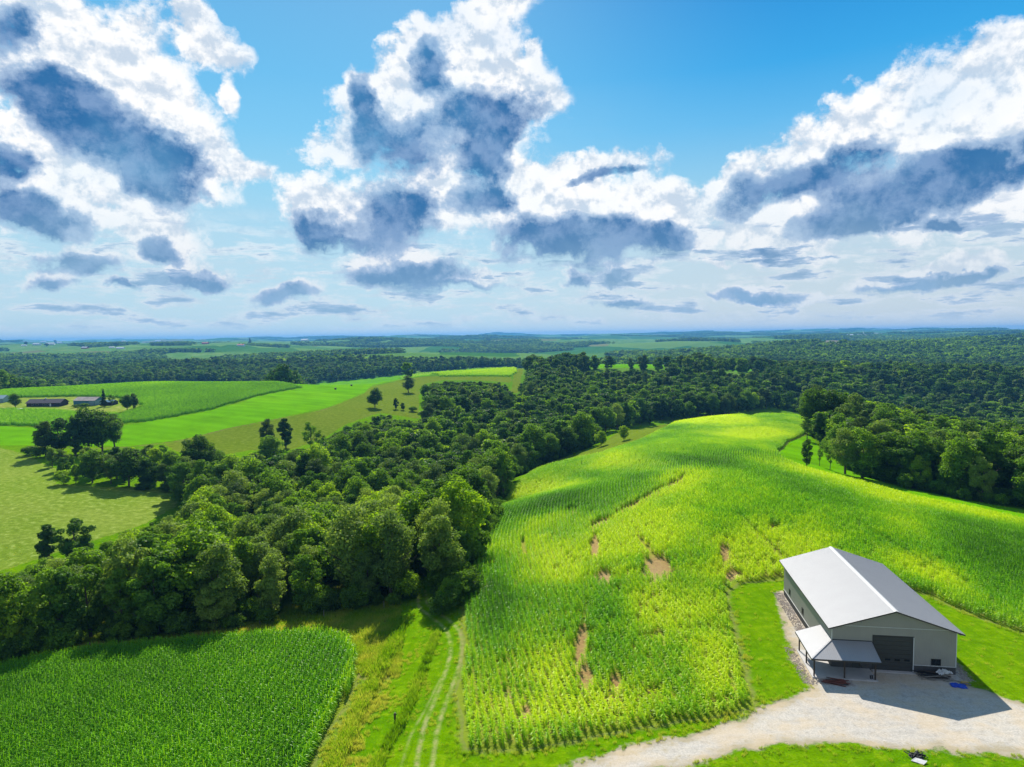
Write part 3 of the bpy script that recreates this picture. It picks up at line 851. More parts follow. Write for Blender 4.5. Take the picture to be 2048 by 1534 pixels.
def grove_mesh(seed):
    r = np.random.default_rng(seed)
    Vs, Fs, Cs = [], [], []; o = 0
    for k in range(46):
        x, y = r.uniform(-42, 42, 2)
        hh = r.uniform(11, 17)
        n = 34
        d = r.normal(0, 1, (n, 3)); d /= np.linalg.norm(d, axis=1, keepdims=True); d[:, 2] = np.abs(d[:, 2]) * 1.3 - 0.3
        P = np.array([x, y, hh * 0.55]) + d * np.array([5.6, 5.6, hh * 0.45])
        V, F, c = cards(P, d + np.array([0, 0, .4]), 4.6, int(r.integers(1e6)), np.full(n, np.clip(r.normal(.5, .22), 0, 1)))
        Vs.append(V); Fs.append(F + o); Cs.append(c); o += len(V)
    me = mesh_from('crown', np.concatenate(Vs), np.concatenate(Fs), {'clump': np.concatenate(Cs)})
    me.materials.append(LEAF)
    return me
GROVE = [grove_mesh(300 + i) for i in range(3)]

# ------------------------------------------------------------------ scatter by geometry nodes (stuff only)
def scatter(name, pts, scl, rot, tint, idx, meshes):
    me = bpy.data.meshes.new(name)
    n = len(pts)
    me.vertices.add(n)
    me.vertices.foreach_set('co', np.ascontiguousarray(pts, np.float32).ravel())
    def at(nm, ty, key, a):
        q = me.attributes.new(nm, ty, 'POINT'); q.data.foreach_set(key, a)
    if scl.ndim == 1:
        scl = np.repeat(scl[:, None], 3, 1)
    at('scl', 'FLOAT_VECTOR', 'vector', np.ascontiguousarray(scl, np.float32).ravel())
    at('rot', 'FLOAT_VECTOR', 'vector', np.ascontiguousarray(rot, np.float32).ravel())
    at('tint', 'FLOAT', 'value', np.ascontiguousarray(tint, np.float32))
    at('idx', 'INT', 'value', np.ascontiguousarray(idx, np.int32))
    o = bpy.data.objects.new(name, me)
    COL.objects.link(o)
    g = bpy.data.node_groups.new(name, 'GeometryNodeTree')
    g.interface.new_socket('Geometry', in_out='INPUT', socket_type='NodeSocketGeometry')
    g.interface.new_socket('Geometry', in_out='OUTPUT', socket_type='NodeSocketGeometry')
    N, L = g.nodes, g.links
    gi, go = N.new('NodeGroupInput'), N.new('NodeGroupOutput')
    ip = N.new('GeometryNodeInstanceOnPoints')
    gti = N.new('GeometryNodeGeometryToInstance')
    for m in reversed(meshes):
        src = bpy.data.objects.new(name + '_source', m)      # not linked to the scene: only read by the node
        oi = N.new('GeometryNodeObjectInfo')
        oi.inputs['Object'].default_value = src
        L.new(oi.outputs['Geometry'], gti.inputs[0])
    L.new(gi.outputs[0], ip.inputs['Points'])
    L.new(gti.outputs[0], ip.inputs['Instance'])
    ip.inputs['Pick Instance'].default_value = True
    def na(nm, ty, sock):
        a = N.new('GeometryNodeInputNamedAttribute'); a.data_type = ty; a.inputs[0].default_value = nm
        L.new(a.outputs[0], ip.inputs[sock])
    na('idx', 'INT', 'Instance Index'); na('scl', 'FLOAT_VECTOR', 'Scale')
    a = N.new('GeometryNodeInputNamedAttribute'); a.data_type = 'FLOAT_VECTOR'; a.inputs[0].default_value = 'rot'
    L.new(a.outputs[0], ip.inputs['Rotation'])
    L.new(ip.outputs[0], go.inputs[0])
    md = o.modifiers.new('scatter', 'NODES'); md.node_group = g
    return tag(o, kind='stuff')
# ------------------------------------------------------------------ corn
def corn_mesh(name, seed, length, nplants, rows=1, leaves=9, h=2.05, lw=0.10):
    r = np.random.default_rng(seed)
    V, F, C = [], [], []
    for row in range(rows):
        rx = (row - (rows - 1) / 2) * 0.85
        for i in range(nplants):
            y = (i + r.uniform(0.2, 0.8)) / nplants * length - length / 2
            x = rx + r.normal(0, 0.04)
            hh = h * r.uniform(0.86, 1.1)
            cl = np.clip(r.normal(0.5, 0.16), 0, 1)
            th0 = r.uniform(0, 2 * pi)
            for k in range(leaves):
                z0 = hh * (0.10 + 0.82 * k / leaves); th = th0 + k * pi + r.normal(0, 0.45)
                L = (0.80 - 0.30 * abs(k / leaves - 0.5) * 2) * r.uniform(0.8, 1.15)
                d = np.array([cos(th), sin(th), 0]); s = np.array([-sin(th), cos(th), 0]) * lw / 2
                p0 = np.array([x, y, z0]); p1 = p0 + d * L * 0.45 + np.array([0, 0, L * 0.34]); p2 = p0 + d * L * 0.95 + np.array([0, 0, L * r.uniform(-0.15, 0.28)])
                b = len(V)
                V += [p0 - s * .7, p0 + s * .7, p1 + s, p1 - s, p2 + s * .25, p2 - s * .25]
                C += [cl] * 6
                F += [(b, b + 1, b + 2, b + 3), (b + 3, b + 2, b + 4, b + 5)]
            b = len(V); q = np.array([cos(th0), sin(th0), 0]) * 0.025
            V += [np.array([x, y, 0]) - q, np.array([x, y, 0]) + q, np.array([x, y, hh * 1.06]) + q * .6, np.array([x, y, hh * 1.06]) - q * .6]
            F += [(b, b + 1, b + 2, b + 3)]; C += [min(cl + 0.12, 1)] * 4
    me = mesh_from(name, np.array(V), np.array(F), {'clump': np.array(C)})
    me.materials.append(CORN)
    return me

def inside(poly, x, y):
    ins = np.zeros(x.shape, bool); n = len(poly)
    for i in range(n):
        ax, ay = poly[i]; bx, by = poly[(i + 1) % n]
        c = (ay > y) != (by > y)
        xi = ax + (y - ay) / ((by - ay) if abs(by - ay) > 1e-12 else 1e-12) * (bx - ax)
        ins ^= c & (x < xi)
    return ins

def corn_rows(poly, cfun, y0, y1, k0, k1, sp, step, seed, jitter=0.06):
    r = np.random.default_rng(seed)
    ys = np.arange(y0, y1, step)
    kk = np.arange(k0, k1)
    K, Y = np.meshgrid(kk, ys)
    Y = Y + r.uniform(-.3, .3, Y.shape) * step
    X = cfun(Y) + K * sp + r.normal(0, jitter, Y.shape)
    X, Y = X.ravel(), Y.ravel()
    u, v = project(np.stack([X, Y, np.zeros_like(X)], 1))
    m = inside(poly, X, Y) & (u > -130) & (u < 2180)
    X, Y = X[m], Y[m]
    dY = (cfun(Y + 0.5) - cfun(Y - 0.5))
    return X, Y, np.arctan2(-dY, 1.0)

CL = [corn_mesh('corn', 400 + i, 1.0, 5) for i in range(5)]
# main field: rows follow the left edge of the field
cf = WORLD['corn_field']
le = cf[2:12]
cpoly = np.polyfit(le[:, 1], le[:, 0], 3)
ylo, yhi = le[0, 1], le[-1, 1]
def cmain(y):
    yc = np.clip(y, ylo, yhi)
    base = np.polyval(cpoly, yc)
    dp = np.polyval(np.polyder(cpoly), yc)
    return base + dp * (y - yc)
X, Y, R_ = corn_rows(cf, cmain, 55, 420, -200, 330, 0.80, 1.0, 1)
Z = height(X, Y)
U, V = project(np.stack([X, Y, Z], 1))
bar = pixfield(BARE, U, V); yel = pixfield(YELLOW, U, V); dee = pixfield(DEEP, U, V)
n1 = fbm(X / 26, Y / 34, 41, 4); n2 = fbm(X / 5, Y / 5, 42, 3)
r_ = np.random.default_rng(5)
edge = -sdf(cf, X, Y)
keep = (bar * 1.15 + (n2 - 0.5) * 0.9 < r_.uniform(0.15, 0.75, len(X))) & (r_.uniform(0, 1, len(X)) > 0.03 + 0.10 * yel) & (edge > 0.4)
# thin strips where the planter skipped
skip = (np.abs((X - cmain(Y)) % 23.0 - 11) < 0.5) & (n1 > 0.62) & (Y < 140)
keep &= ~skip
thin_ = sstep(110, 78, Y) * sstep(50, 10, X)
tint = np.clip(0.57 + 0.16 * thin_ + 1.1 * (n1 - 0.5) + 0.50 * yel - 0.36 * dee + 0.35 * (n2 - 0.5), 0.16, 1.0)
hs = np.clip(0.90 + 0.20 * (n1 - .5) - 0.22 * yel + 0.18 * dee + 0.15 * (n2 - 0.5) - 0.25 * np.clip(1.5 - edge, 0, 1), 0.45, 1.2)
hs = hs * (1 - 0.14 * thin_)
wsc = 0.85 + 0.25 * dee - 0.12 * thin_
sc = np.stack([wsc * 1.0, np.full(len(X), 1.05), hs], 1)
rt = np.stack([np.zeros(len(X)), np.zeros(len(X)), R_ + (r_.uniform(0, 1, len(X)) > .5) * pi], 1)
P = np.stack([X, Y, Z - 0.02], 1)
print('corn main', keep.sum())
o = scatter('corn_crop', P[keep], sc[keep], rt[keep], tint[keep], r_.integers(0, 5, keep.sum()), CL)
tag(o, 'bright yellow-green corn crop in long curving rows over the hill by the shed')
# near left field: rows follow its right edge
nf = WORLD['near_corn_field']
le2 = np.array([WORLD['near_corn_field'][i] for i in (7, 8, 9, 10, 11, 12)])
cp2 = np.polyfit(le2[:, 1], le2[:, 0], 2)
y2hi, y2lo = le2[:, 1].max(), le2[:, 1].min()
def cnear(y):
    yc = np.clip(y, y2lo, y2hi)
    return np.polyval(cp2, yc) + np.polyval(np.polyder(cp2), yc) * (y - yc)
X, Y, R_ = corn_rows(nf, cnear, 35, 130, -260, 40, 0.80, 0.95, 2)
Z = height(X, Y)
n1 = fbm(X / 18, Y / 22, 51, 4); n2 = fbm(X / 4, Y / 4, 52, 3)
edge = -sdf(nf, X, Y)
keep = (n2 > 0.12) & (edge > 0.3)
tint = np.clip(0.34 + 0.5 * (n1 - 0.5) + 0.2 * (n2 - .5) + 0.25 * np.clip(2 - edge, 0, 1), 0.02, .9)
hs = np.clip(1.03 + 0.2 * (n1 - .5) + 0.15 * (n2 - .5), 0.6, 1.3)
sc = np.stack([np.full(len(X), 1.05), np.full(len(X), 1.05), hs], 1)
rt = np.stack([np.zeros(len(X)), np.zeros(len(X)), R_ + (r_.uniform(0, 1, len(X)) > .5) * pi], 1)
P = np.stack([X, Y, Z - 0.02], 1)
print('corn near', keep.sum())
o = scatter('corn_crop', P[keep], sc[keep], rt[keep], tint[keep], r_.integers(0, 5, keep.sum()), CL)
tag(o, 'deep green corn crop standing dense in the field in front of the left wood')
# far field on the left hill: three rows to a clump
CB = [corn_mesh('corn', 420 + i, 3.0, 9, 3, 5, 2.4, 0.22) for i in range(3)]
def corn_far(poly, label, tbase, seed, st=2.6, yard=None):
    lo, hi = poly.min(0), poly.max(0)
    xs, ys = np.meshgrid(np.arange(lo[0], hi[0], st), np.arange(lo[1], hi[1], 2.9))
    r = np.random.default_rng(seed)
    xs = xs.ravel() + r.uniform(-.2, .2, xs.size); ys = ys.ravel() + r.uniform(-.8, .8, ys.size)
    m = inside(poly, xs, ys)
    if yard is not None:
        m &= ~inside(yard, xs, ys)
    xs, ys = xs[m], ys[m]
    zs = height(xs, ys)
    u, v = project(np.stack([xs, ys, zs], 1))
    m = (u > -60) & (u < 2100)
    xs, ys, zs = xs[m], ys[m], zs[m]
    n1 = fbm(xs / 40, ys / 60, seed, 4)
    print(label[:20], len(xs))
    rt = np.stack([np.zeros(len(xs)), np.zeros(len(xs)), r.normal(0.2, .05, len(xs)) + (r.uniform(0, 1, len(xs)) > .5) * pi], 1)
    o = scatter('corn_crop', np.stack([xs, ys, zs], 1), 0.95 + 0.2 * (n1 - .5), rt, np.clip(tbase + 0.4 * (n1 - .5), 0, 1), r.integers(0, 3, len(xs)), CB)
    tag(o, label)
corn_far(WORLD['far_corn_field'], 'curved field of dark-edged green corn around the far farmyard', 0.30, 71, yard=WORLD['farmyard'])
corn_far(WORLD['ridge_corn_field'], 'narrow bright corn strip on the far ridge in front of the tree line', 0.62, 72)

# ------------------------------------------------------------------ grass tufts along the verges and track
def tuft_mesh(seed, h=0.55, n=34, spread=0.45):
    r = np.random.default_rng(seed)
    V, F, C = [], [], []
    for i in range(n):
        a, q = r.uniform(0, 2 * pi), spread * sqrt(r.uniform())
        p = np.array([cos(a) * q, sin(a) * q, 0]); th = r.uniform(0, 2 * pi)
        s = np.array([cos(th), sin(th), 0]) * 0.035; L = h * r.uniform(.5, 1.2)
        lean = np.array([r.normal(0, .3), r.normal(0, .3), 1]) * L
        b = len(V); V += [p - s, p + s, p + lean + s * .2, p + lean - s * .2]; F.append((b, b + 1, b + 2, b + 3)); C += [r.uniform(.2, .8)] * 4
    me = mesh_from('tuft', np.array(V), np.array(F), {'clump': np.array(C)}); me.materials.append(GRASSM)
    return me
TF = [tuft_mesh(500 + i) for i in range(3)]
r_ = np.random.default_rng(9)
n = 420000
yy = 42 + (190 - 42) * r_.uniform(0, 1, n) ** 1.3; xx = r_.uniform(-0.80, 0.80, n) * (yy + 8)
sg, sn, sc_ = sdf(WORLD['gravel_driveway'], xx, yy), sdf(nf, xx, yy), sdf(cf, xx, yy)
hd = np.minimum(line_dist(HEDGE_A, xx, yy), line_dist(HEDGE_B, xx, yy))
rd = np.minimum(np.minimum(line_dist(RUT_A, xx, yy), line_dist(RUT_B, xx, yy)), line_dist(RUT_C, xx, yy))
zz = np.zeros(n)
open_ = (sn > 0.2) & (sc_ > 0.3) & (sg > 0.2) & (rd > 0.45)
bx, by = xx - 38.6, yy - 79.3
ca, sa = cos(-0.1537), sin(-0.1537)
la, lb = bx * ca + by * sa, -bx * sa + by * ca
open_ &= ~((la > -3.6) & (la < 14.6) & (lb > -3.6) & (lb < 24.2))
uu, vv = project(np.stack([xx, yy, height(xx, yy)], 1))
nn = fbm(xx / 2.5, yy / 2.5, 61, 3)
dens = 0.015 + 0.55 * np.exp(-(hd / 0.36) ** 2) + 0.30 * np.clip(1 - np.abs(sn - 2.6) / 3.2, 0, 1) + 0.25 * np.exp(-(np.minimum(sg, 9) / 0.9) ** 2) + 0.12 * np.exp(-(np.minimum(np.abs(sc_ - .6), 9) / .8) ** 2)
strip = (uu > 690) & (uu < 880) & (vv > 1250) & (hd > 0.8) & (line_dist(HEDGE_B, xx, yy) < 4.5)
dens = dens + strip * np.where(nn > 0.58, 0.30, 0.0)
woodside = (uu < 800) & (vv > 1150) & (vv < 1350) & (sn > 0)
dens = dens + woodside * 0.5
keep = open_ & (r_.uniform(0, 1, n) < dens * 0.8) & (uu > -60) & (uu < 2110) & (vv < 1640)
xx, yy, nn, hd, woodside, sn, sc_ = xx[keep], yy[keep], nn[keep], hd[keep], woodside[keep], sn[keep], sc_[keep]
zz = height(xx, yy)
tn = np.clip(0.72 + 0.8 * (nn - .5) - 0.38 * np.exp(-(hd / .9) ** 2) - 0.12 * woodside + 0.3 * np.clip(1 - np.abs(sn - 3) / 4, 0, 1), 0, 1)
sz = (0.40 + 0.8 * np.exp(-(hd / .6) ** 2) + 0.35 * np.clip(1 - np.abs(sn - 3.2) / 4.5, 0, 1) + 0.4 * woodside + 0.15 * np.exp(-(np.abs(sc_ - 1) / 1.0) ** 2)) * r_.uniform(.7, 1.3, len(xx))
print('tufts', len(xx))
o = scatter('grass', np.stack([xx, yy, zz - .02], 1), sz, np.stack([0 * xx, 0 * xx, r_.uniform(0, 6.28, len(xx))], 1), tn, r_.integers(0, 3, len(xx)), TF)
tag(o, 'rough tufts of green and straw grass along the track, hedge lines and field edges')

# ------------------------------------------------------------------ trees
NAME = {'broad': 'broadleaf_tree', 'sparse': 'thin_tree', 'spruce': 'spruce_tree', 'column': 'cedar_tree', 'bush': 'bush'}
def tree(kind, x, y, h, tint, label, group=None, cat=None, wide=1.0, name=None, z=None):
    cm, tm = CR[kind]
    base = 5.0 if kind == 'bush' else 16.0
    key = ''.join(c for c in kind if not c.isdigit())
    nm = name or NAME[key]
    o = bpy.data.objects.new(nm, None)
    COL.objects.link(o)
    o.empty_display_size = 0.5
    o.location = (x, y, (height(x, y) if z is None else z) - 0.1)
    o.rotation_euler = (0, 0, random.uniform(0, 6.28))
    s = h / base
    o.scale = (s * wide, s * wide, s)
    c = link('crown', cm, None, o); c['tint'] = float(tint)
    if kind == 'bush':
        link('stem', tm, None, o)
    else:
        link('trunk', tm, None, o)
    return tag(o, label, cat or ('bush' if key == 'bush' else 'tree'), group)

taken = []
def px_tree(kind, u, v, hpx, tint, label, wide=1.0, **kw):
    x, y, z = hit(u, v)
    d = y * cos(PITCH) + (CZ - z) * sin(PITCH)
    h = hpx * d / FPX
    wide *= 1.0 if kind in ('spruce', 'column', 'bush', 'sparse') else 1.28
    taken.append((x, y, 4.2 * h / 16 * wide))
    tree(kind, x, y, h, tint, label, wide=wide, **kw)
# around the far farmyard
px_tree('broad0', 31, 816, 30, .22, 'round dark tree in front of the left end of the long low house', 0.95)
px_tree('spruce', 208, 813, 38, .3, 'tall pointed conifer at the right end of the blue shed', 0.9)
px_tree('sparse', 224, 812, 24, .3, 'small ragged tree just right of the pointed conifer by the blue shed', 1.2)
px_tree('broad2', 254, 822, 34, .12, 'left half of the dark pair of trees at the right end of the farmyard', 0.8)
px_tree('broad1', 268, 820, 36, .10, 'right half of the dark pair of trees at the right end of the farmyard', 0.8)
px_tree('bush', 168, 814, 9, .3, 'low shrub against the front of the blue shed', 2.2)
px_tree('bush', 152, 815, 7, .35, 'smaller low shrub at the left front corner of the blue shed', 2.0)
px_tree('bush', 282, 818, 8, .4, 'low bush in the corn right of the dark pair of trees', 1.4)
# the clump at the corner of the pasture
for i, (u, v, hp, k, w) in enumerate([(92, 912, 76, 'broad1', .95), (122, 908, 82, 'broad3', 1.0), (152, 912, 80, 'broad5', .8), (178, 905, 92, 'broad0', .95), (205, 905, 86, 'broad2', .85), (230, 898, 74, 'broad4', .85)]):
    px_tree(k, u, v, hp, .12 + .03 * (i % 3), ['leftmost dark tree of the tall clump at the pasture corner', 'second dark tree from the left in the tall clump at the pasture corner', 'narrow third tree from the left in the tall pasture-corner clump', 'tallest domed tree in the middle of the pasture-corner clump', 'fifth tree from the left in the tall pasture-corner clump, bare trunks under it', 'rightmost tree of the tall pasture-corner clump'][i], w, group='tall clump at the pasture corner')
px_tree('bush', 60, 910, 20, .15, 'low dark shrub at the left foot of the tall pasture-corner clump', 1.6)
px_tree('bush', 80, 915, 24, .2, 'low shrub between the pasture and the clump, second from its left end', 1.5)
# hedge of trees along the top of the left pasture
for i, (u, v, hp, k, w, tn, lb) in enumerate([
    (128, 968, 32, 'bush', 1.2, .75, 'small yellow-green tree at the left end of the hedge above the pasture'),
    (152, 966, 42, 'column', .9, .7, 'bright narrow tree second in the hedge above the pasture'),
    (185, 966, 68, 'broad0', 1.0, .28, 'broad rounded tree at the left of the hedge above the pasture'),
    (222, 968, 62, 'broad4', .85, .22, 'dark oval tree in the hedge right of the broad rounded one'),
    (258, 972, 78, 'broad2', 1.0, .12, 'darkest broad tree in the hedge above the pasture'),
    (295, 975, 66, 'broad3', .95, .18, 'dark full tree in the hedge, right of the darkest one'),
    (330, 978, 56, 'broad1', .9, .3, 'olive rounded tree midway along the hedge above the pasture'),
    (362, 980, 62, 'broad5', .9, .14, 'dark narrow tree near the right end of the hedge above the pasture'),
    (398, 965, 98, 'broad2', .75, .08, 'tall black-green tree rising over the right end of the hedge'),
    (440, 958, 60, 'broad0', .9, .35, 'mid-green tree right of the tall black-green hedge tree'),
    (288, 980, 18, 'bush', 1.8, .1, 'low grey-green shrub at the foot of the hedge, left of two'),
    (335, 983, 18, 'bush', 1.8, .1, 'low grey-green shrub at the foot of the hedge, right of two'),
    (398, 988, 40, 'column', 1.1, .6, 'small bright rounded tree at the right corner of the pasture'),
]):
    px_tree(k, u, v, hp, tn, lb, w)
# standing in the olive pasture
for u, v, hp, k, w, tn, lb in [
    (750, 815, 40, 'broad0', 1.0, .08, 'lone dark round tree on the olive hill pasture'),
    (817, 785, 36, 'broad4', 1.15, .2, 'broad tree on the far edge of the hill pasture, left of the dark wood'),
    (792, 818, 23, 'broad5', .9, .12, 'small dark tree to the right of the lone round tree'),
    (806, 820, 17, 'broad3', .9, .15, 'smallest of three dark trees right of the lone round tree'),
    (826, 823, 12, 'bush', 1.6, .45, 'bright low bush at the edge of the wood on the hill pasture'),
    (535, 898, 66, 'broad1', .7, .12, 'left of two narrow dark trees standing up over the ravine wood'),
    (572, 896, 62, 'broad5', .85, .10, 'right of two narrow dark trees standing up over the ravine wood'),
    (622, 915, 75, 'sparse', .9, .45, 'thin open tree with visible stems over the ravine wood'),
    (640, 918, 60, 'sparse', .8, .3, 'short thin tree at the right of the open-crowned one'),
    (543, 935, 66, 'broad0', 1.0, .5, 'full green tree below the two narrow dark ones'),
    (97, 1128, 84, 'broad5', .95, .3, 'left of two separate trees on the pasture above the near wood'),
    (155, 1128, 104, 'broad3', .9, .35, 'right, taller of two separate trees on the pasture above the near wood'),
    (1248, 881, 31, 'broad0', .9, .75, 'small round tree standing alone on the left verge of the big cornfield'),
    (1202, 893, 33, 'broad2', .85, .75, 'small bright tree next to the lone round one on the cornfield verge'),
    (1613, 934, 62, 'column', .85, .14, 'narrow dark tree in the grass notch at the right of the big cornfield'),
    (1639, 932, 38, 'sparse', .8, .5, 'slim young tree just right of the narrow dark one'),
    (1660, 940, 44, 'sparse', .8, .4, 'second slim young tree right of the narrow dark one'),
    (1722, 955, 30, 'bush', 1.2, .35, 'low grey-green bush in front of the right wood'),
    (1840, 980, 70, 'broad0', .8, .82, 'separate olive-yellow rounded tree in front of the right wood'),
    (1614, 880, 48, 'sparse', 1.1, .2, 'thin dark tree at the left corner of the right wood'),
    (1690, 948, 96, 'broad4', .9, .66, 'tall pale grey-green tree at the left front of the right wood'),
    (1725, 956, 102, 'broad0', .9, .62, 'tall pale grey-green tree, second along the front of the right wood'),
    (1770, 962, 100, 'broad2', .9, .30, 'tall darker tree third along the front of the right wood'),
    (885, 1228, 52, 'bush', 1.1, .22, 'dark low bush where the rutted track leaves the wood'),
    (903, 1205, 56, 'bush', .9, .62, 'yellow-green bush above the dark one beside the track'),
    (872, 1172, 128, 'broad5', .85, .52, 'bright tree on the right of the track where it enters the wood'),
    (918, 1150, 112, 'broad3', .8, .40, 'green tree at the corn edge right of the bright track-side tree'),
    (905, 1105, 96, 'broad2', 1.0, .34, 'spreading flat-topped tree behind the bright track-side tree'),
    (784, 1200, 190, 'broad4', .78, .46, 'tallest tree at the front of the left wood, left of the track'),
    (735, 1212, 120, 'broad1', .8, .42, 'shorter tree at the front of the left wood, left of the tallest one'),
]:
    px_tree(k, u, v, hp, tn, lb, w)
n_hand = len(taken)

CLEARP = [(-600, 1352), (0, 1338), (200, 1300), (430, 1266), (560, 1243), (700, 1228), (800, 1215), (834, 1205), (836, 1155), (860, 1150), (866, 1205), (905, 1225), (930, 1190), (955, 1105), (985, 1045), (1012, 980), (1075, 933), (1130, 914), (1180, 896), (1195, 872), (1260, 856), (1330, 845), (1400, 836), (1612, 831), (1618, 868), (1655, 905), (1700, 940), (1840, 985), (1930, 1000), (2048, 1018), (2700, 1130), (2700, 1800), (-600, 1800)]
CLEARW = np.array([hit(u, v)[:2] for u, v in CLEARP])
near_open = [k for k in PIX if not k.startswith('far_field') and k not in ('field_verge', 'farmyard')]
far_open = [k for k in PIX if k.startswith('far_field')]
OPENP = [np.array(PIX[k], float) for k in near_open]
OPENC = []
for k in near_open:
    W = WORLD[k]; PP = np.array(PIX[k], float)
    OPENC.append(np.linalg.lstsq(np.column_stack([np.ones(len(PP)), PP]), 1 / np.clip(W[:, 1], 30, 3000), rcond=None)[0])
OPENW = [WORLD[k] for k in near_open] + [WORLD['farmyard'], WORLD['field_verge']]

def grid_pts(y0, y1, sp, seed, margin=25):
    r = np.random.default_rng(seed)
    xs = np.arange(-0.83 * y1 - margin, 0.83 * y1 + margin, sp); ys = np.arange(y0, y1, sp * 0.88)
    X, Y = np.meshgrid(xs, ys)
    X = X + (np.arange(len(ys)) % 2)[:, None] * sp / 2 + r.uniform(-.36, .36, X.shape) * sp
    Y = Y + r.uniform(-.36, .36, Y.shape) * sp
    X, Y = X.ravel(), Y.ravel()
    m = np.abs(X) < 0.83 * Y + margin
    return X[m], Y[m], r

def place_wood(y0, y1, sp, seed, hlo, hhi, wrel):
    X, Y, r = grid_pts(y0, y1, sp, seed)
    m = ~inside(CLEARW, X, Y)
    for W in OPENW:
        m &= (sdf(W, X, Y, 20) > np.where(Y > 340, 6.0, 0.0)) if y1 > 300 else ~inside(W, X, Y)
    for hx, hy, hr in taken:
        m &= (X - hx) ** 2 + (Y - hy) ** 2 > max(hr, 3) ** 2
    X, Y = X[m], Y[m]
    Z = height(X, Y)
    H = r.uniform(hlo, hhi, len(X)) * (0.9 + 0.3 * fbm(X / 40, Y / 40, 81, 2))
    # stay under the edges of the open land seen behind
    best = np.zeros(len(X))
    for f in (1.0, 0.75, 0.5):
        ok = np.ones(len(X), bool)
        for dx, fz in ((0, .97), (-.22, .75), (.22, .75), (0, .4), (-.28, .5), (.28, .5)):
            u, v = project(np.stack([X + dx * H, Y, Z + H * f * fz], 1))
            for Pp, cc in zip(OPENP, OPENC):
                inv = cc[0] + cc[1] * u + cc[2] * v             # 1 / depth of that land at the pixel
                ok &= ~(inside(Pp, u, v) & (1 / Y > inv * 1.0))
        best = np.where((best == 0) & ok, f, best)
    m = best > 0
    return X[m], Y[m], Z[m], H[m] * best[m], r

def visible(X, Y, Z, H):
    out = np.zeros(len(X), bool)
    for fz in (0.95, 0.5):
        t = np.linspace(0.25, 0.97, 44)
        zt = Z + H * fz
        PX, PY = X[:, None] * t, Y[:, None] * t
        PZ = CZ + (zt - CZ)[:, None] * t
        out |= (height(PX, PY) < PZ + 0.5).all(1)
    return out

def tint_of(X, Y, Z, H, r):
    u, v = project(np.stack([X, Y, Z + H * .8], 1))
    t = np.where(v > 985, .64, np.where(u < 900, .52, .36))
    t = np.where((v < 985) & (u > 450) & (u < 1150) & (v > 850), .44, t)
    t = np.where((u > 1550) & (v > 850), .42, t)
    t = np.where((u > 850) & (v < 850), .28, t)  # middle woods: darker leaf tint stands in for cloud shadow
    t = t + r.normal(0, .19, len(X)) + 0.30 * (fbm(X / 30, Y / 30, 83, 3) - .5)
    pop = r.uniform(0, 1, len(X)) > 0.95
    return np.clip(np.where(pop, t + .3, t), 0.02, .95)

X1, Y1, Z1, H1, r1 = place_wood(92, 250, 6.8, 21, 9.5, 18.5, 1)
X2, Y2, Z2, H2, r2 = place_wood(250, 620, 9.2, 22, 11.5, 19, 1)
NX, NY, NZ, NH = (np.concatenate(q) for q in ((X1, X2), (Y1, Y2), (Z1, Z2), (H1, H2)))
NT_ = tint_of(NX, NY, NZ, NH, r1)
vis = visible(NX, NY, NZ, NH)
NX, NY, NZ, NH, NT_ = (q[vis] for q in (NX, NY, NZ, NH, NT_))
# painter's estimate of how large each tree shows
ordr = np.argsort(NY)
mask = np.zeros((384, 512), bool)
area = np.zeros(len(NX))
cu, cv = project(np.stack([NX, NY, NZ + NH * .55], 1))
for i in ordr:
    rr = NH[i] * .42 * FPX / NY[i] / 4; ru = NH[i] * .30 * FPX / NY[i] / 4
    a, b = cu[i] / 4, cv[i] / 4
    u0, u1, v0, v1 = int(max(a - ru, 0)), int(min(a + ru + 1, 512)), int(max(b - rr, 0)), int(min(b + rr + 1, 384))
    if u1 <= u0 or v1 <= v0:
        continue
    sub = mask[v0:v1, u0:u1]
    area[i] = (~sub).sum()
    sub[:] = True
N_IND = 300 - n_hand - 4
top = np.argsort(-area)[:N_IND]
ind = np.zeros(len(NX), bool); ind[top] = True
print('wood near', len(NX), 'hand', n_hand, 'individual', ind.sum())
kinds = ['broad0', 'broad1', 'broad2', 'broad3', 'broad4', 'broad5']
tu, tv = project(np.stack([NX, NY, NZ + NH], 1))
bu, bv = project(np.stack([NX, NY, NZ], 1))
LBL = {}
front = [i for i in top if (bv[i] > 1195 and tu[i] < 830)]
front.sort(key=lambda i: -tu[i])
edge_r = [i for i in top if tu[i] > 1640 and bv[i] > 925 and abs(float(sdf(CLEARW, NX[i:i+1], NY[i:i+1])[0])) < 9]
edge_r.sort(key=lambda i: tu[i])
edge_c = [i for i in top if 860 < tu[i] < 1190 and abs(float(sdf(CLEARW, NX[i:i+1], NY[i:i+1])[0])) < 8 and bv[i] > 915]
edge_c.sort(key=lambda i: -bv[i])
ORD = ['first', 'second', 'third', 'fourth', 'fifth', 'sixth', 'seventh', 'eighth', 'ninth', 'tenth', 'eleventh', 'twelfth', 'thirteenth', 'fourteenth', 'fifteenth', 'sixteenth', 'seventeenth', 'eighteenth', 'nineteenth', 'twentieth'] + ['%dth' % k for k in range(21, 60)]
for n_, i in enumerate(front):
    LBL[i] = '%s tree left from the track along the front edge of the near wood' % ORD[n_]
for n_, i in enumerate(edge_r):
    LBL[i] = '%s tree from the grass notch along the front of the right wood' % ORD[n_]
for n_, i in enumerate(edge_c):
    LBL[i] = '%s tree uphill from the track along the left edge of the big cornfield' % ORD[n_]
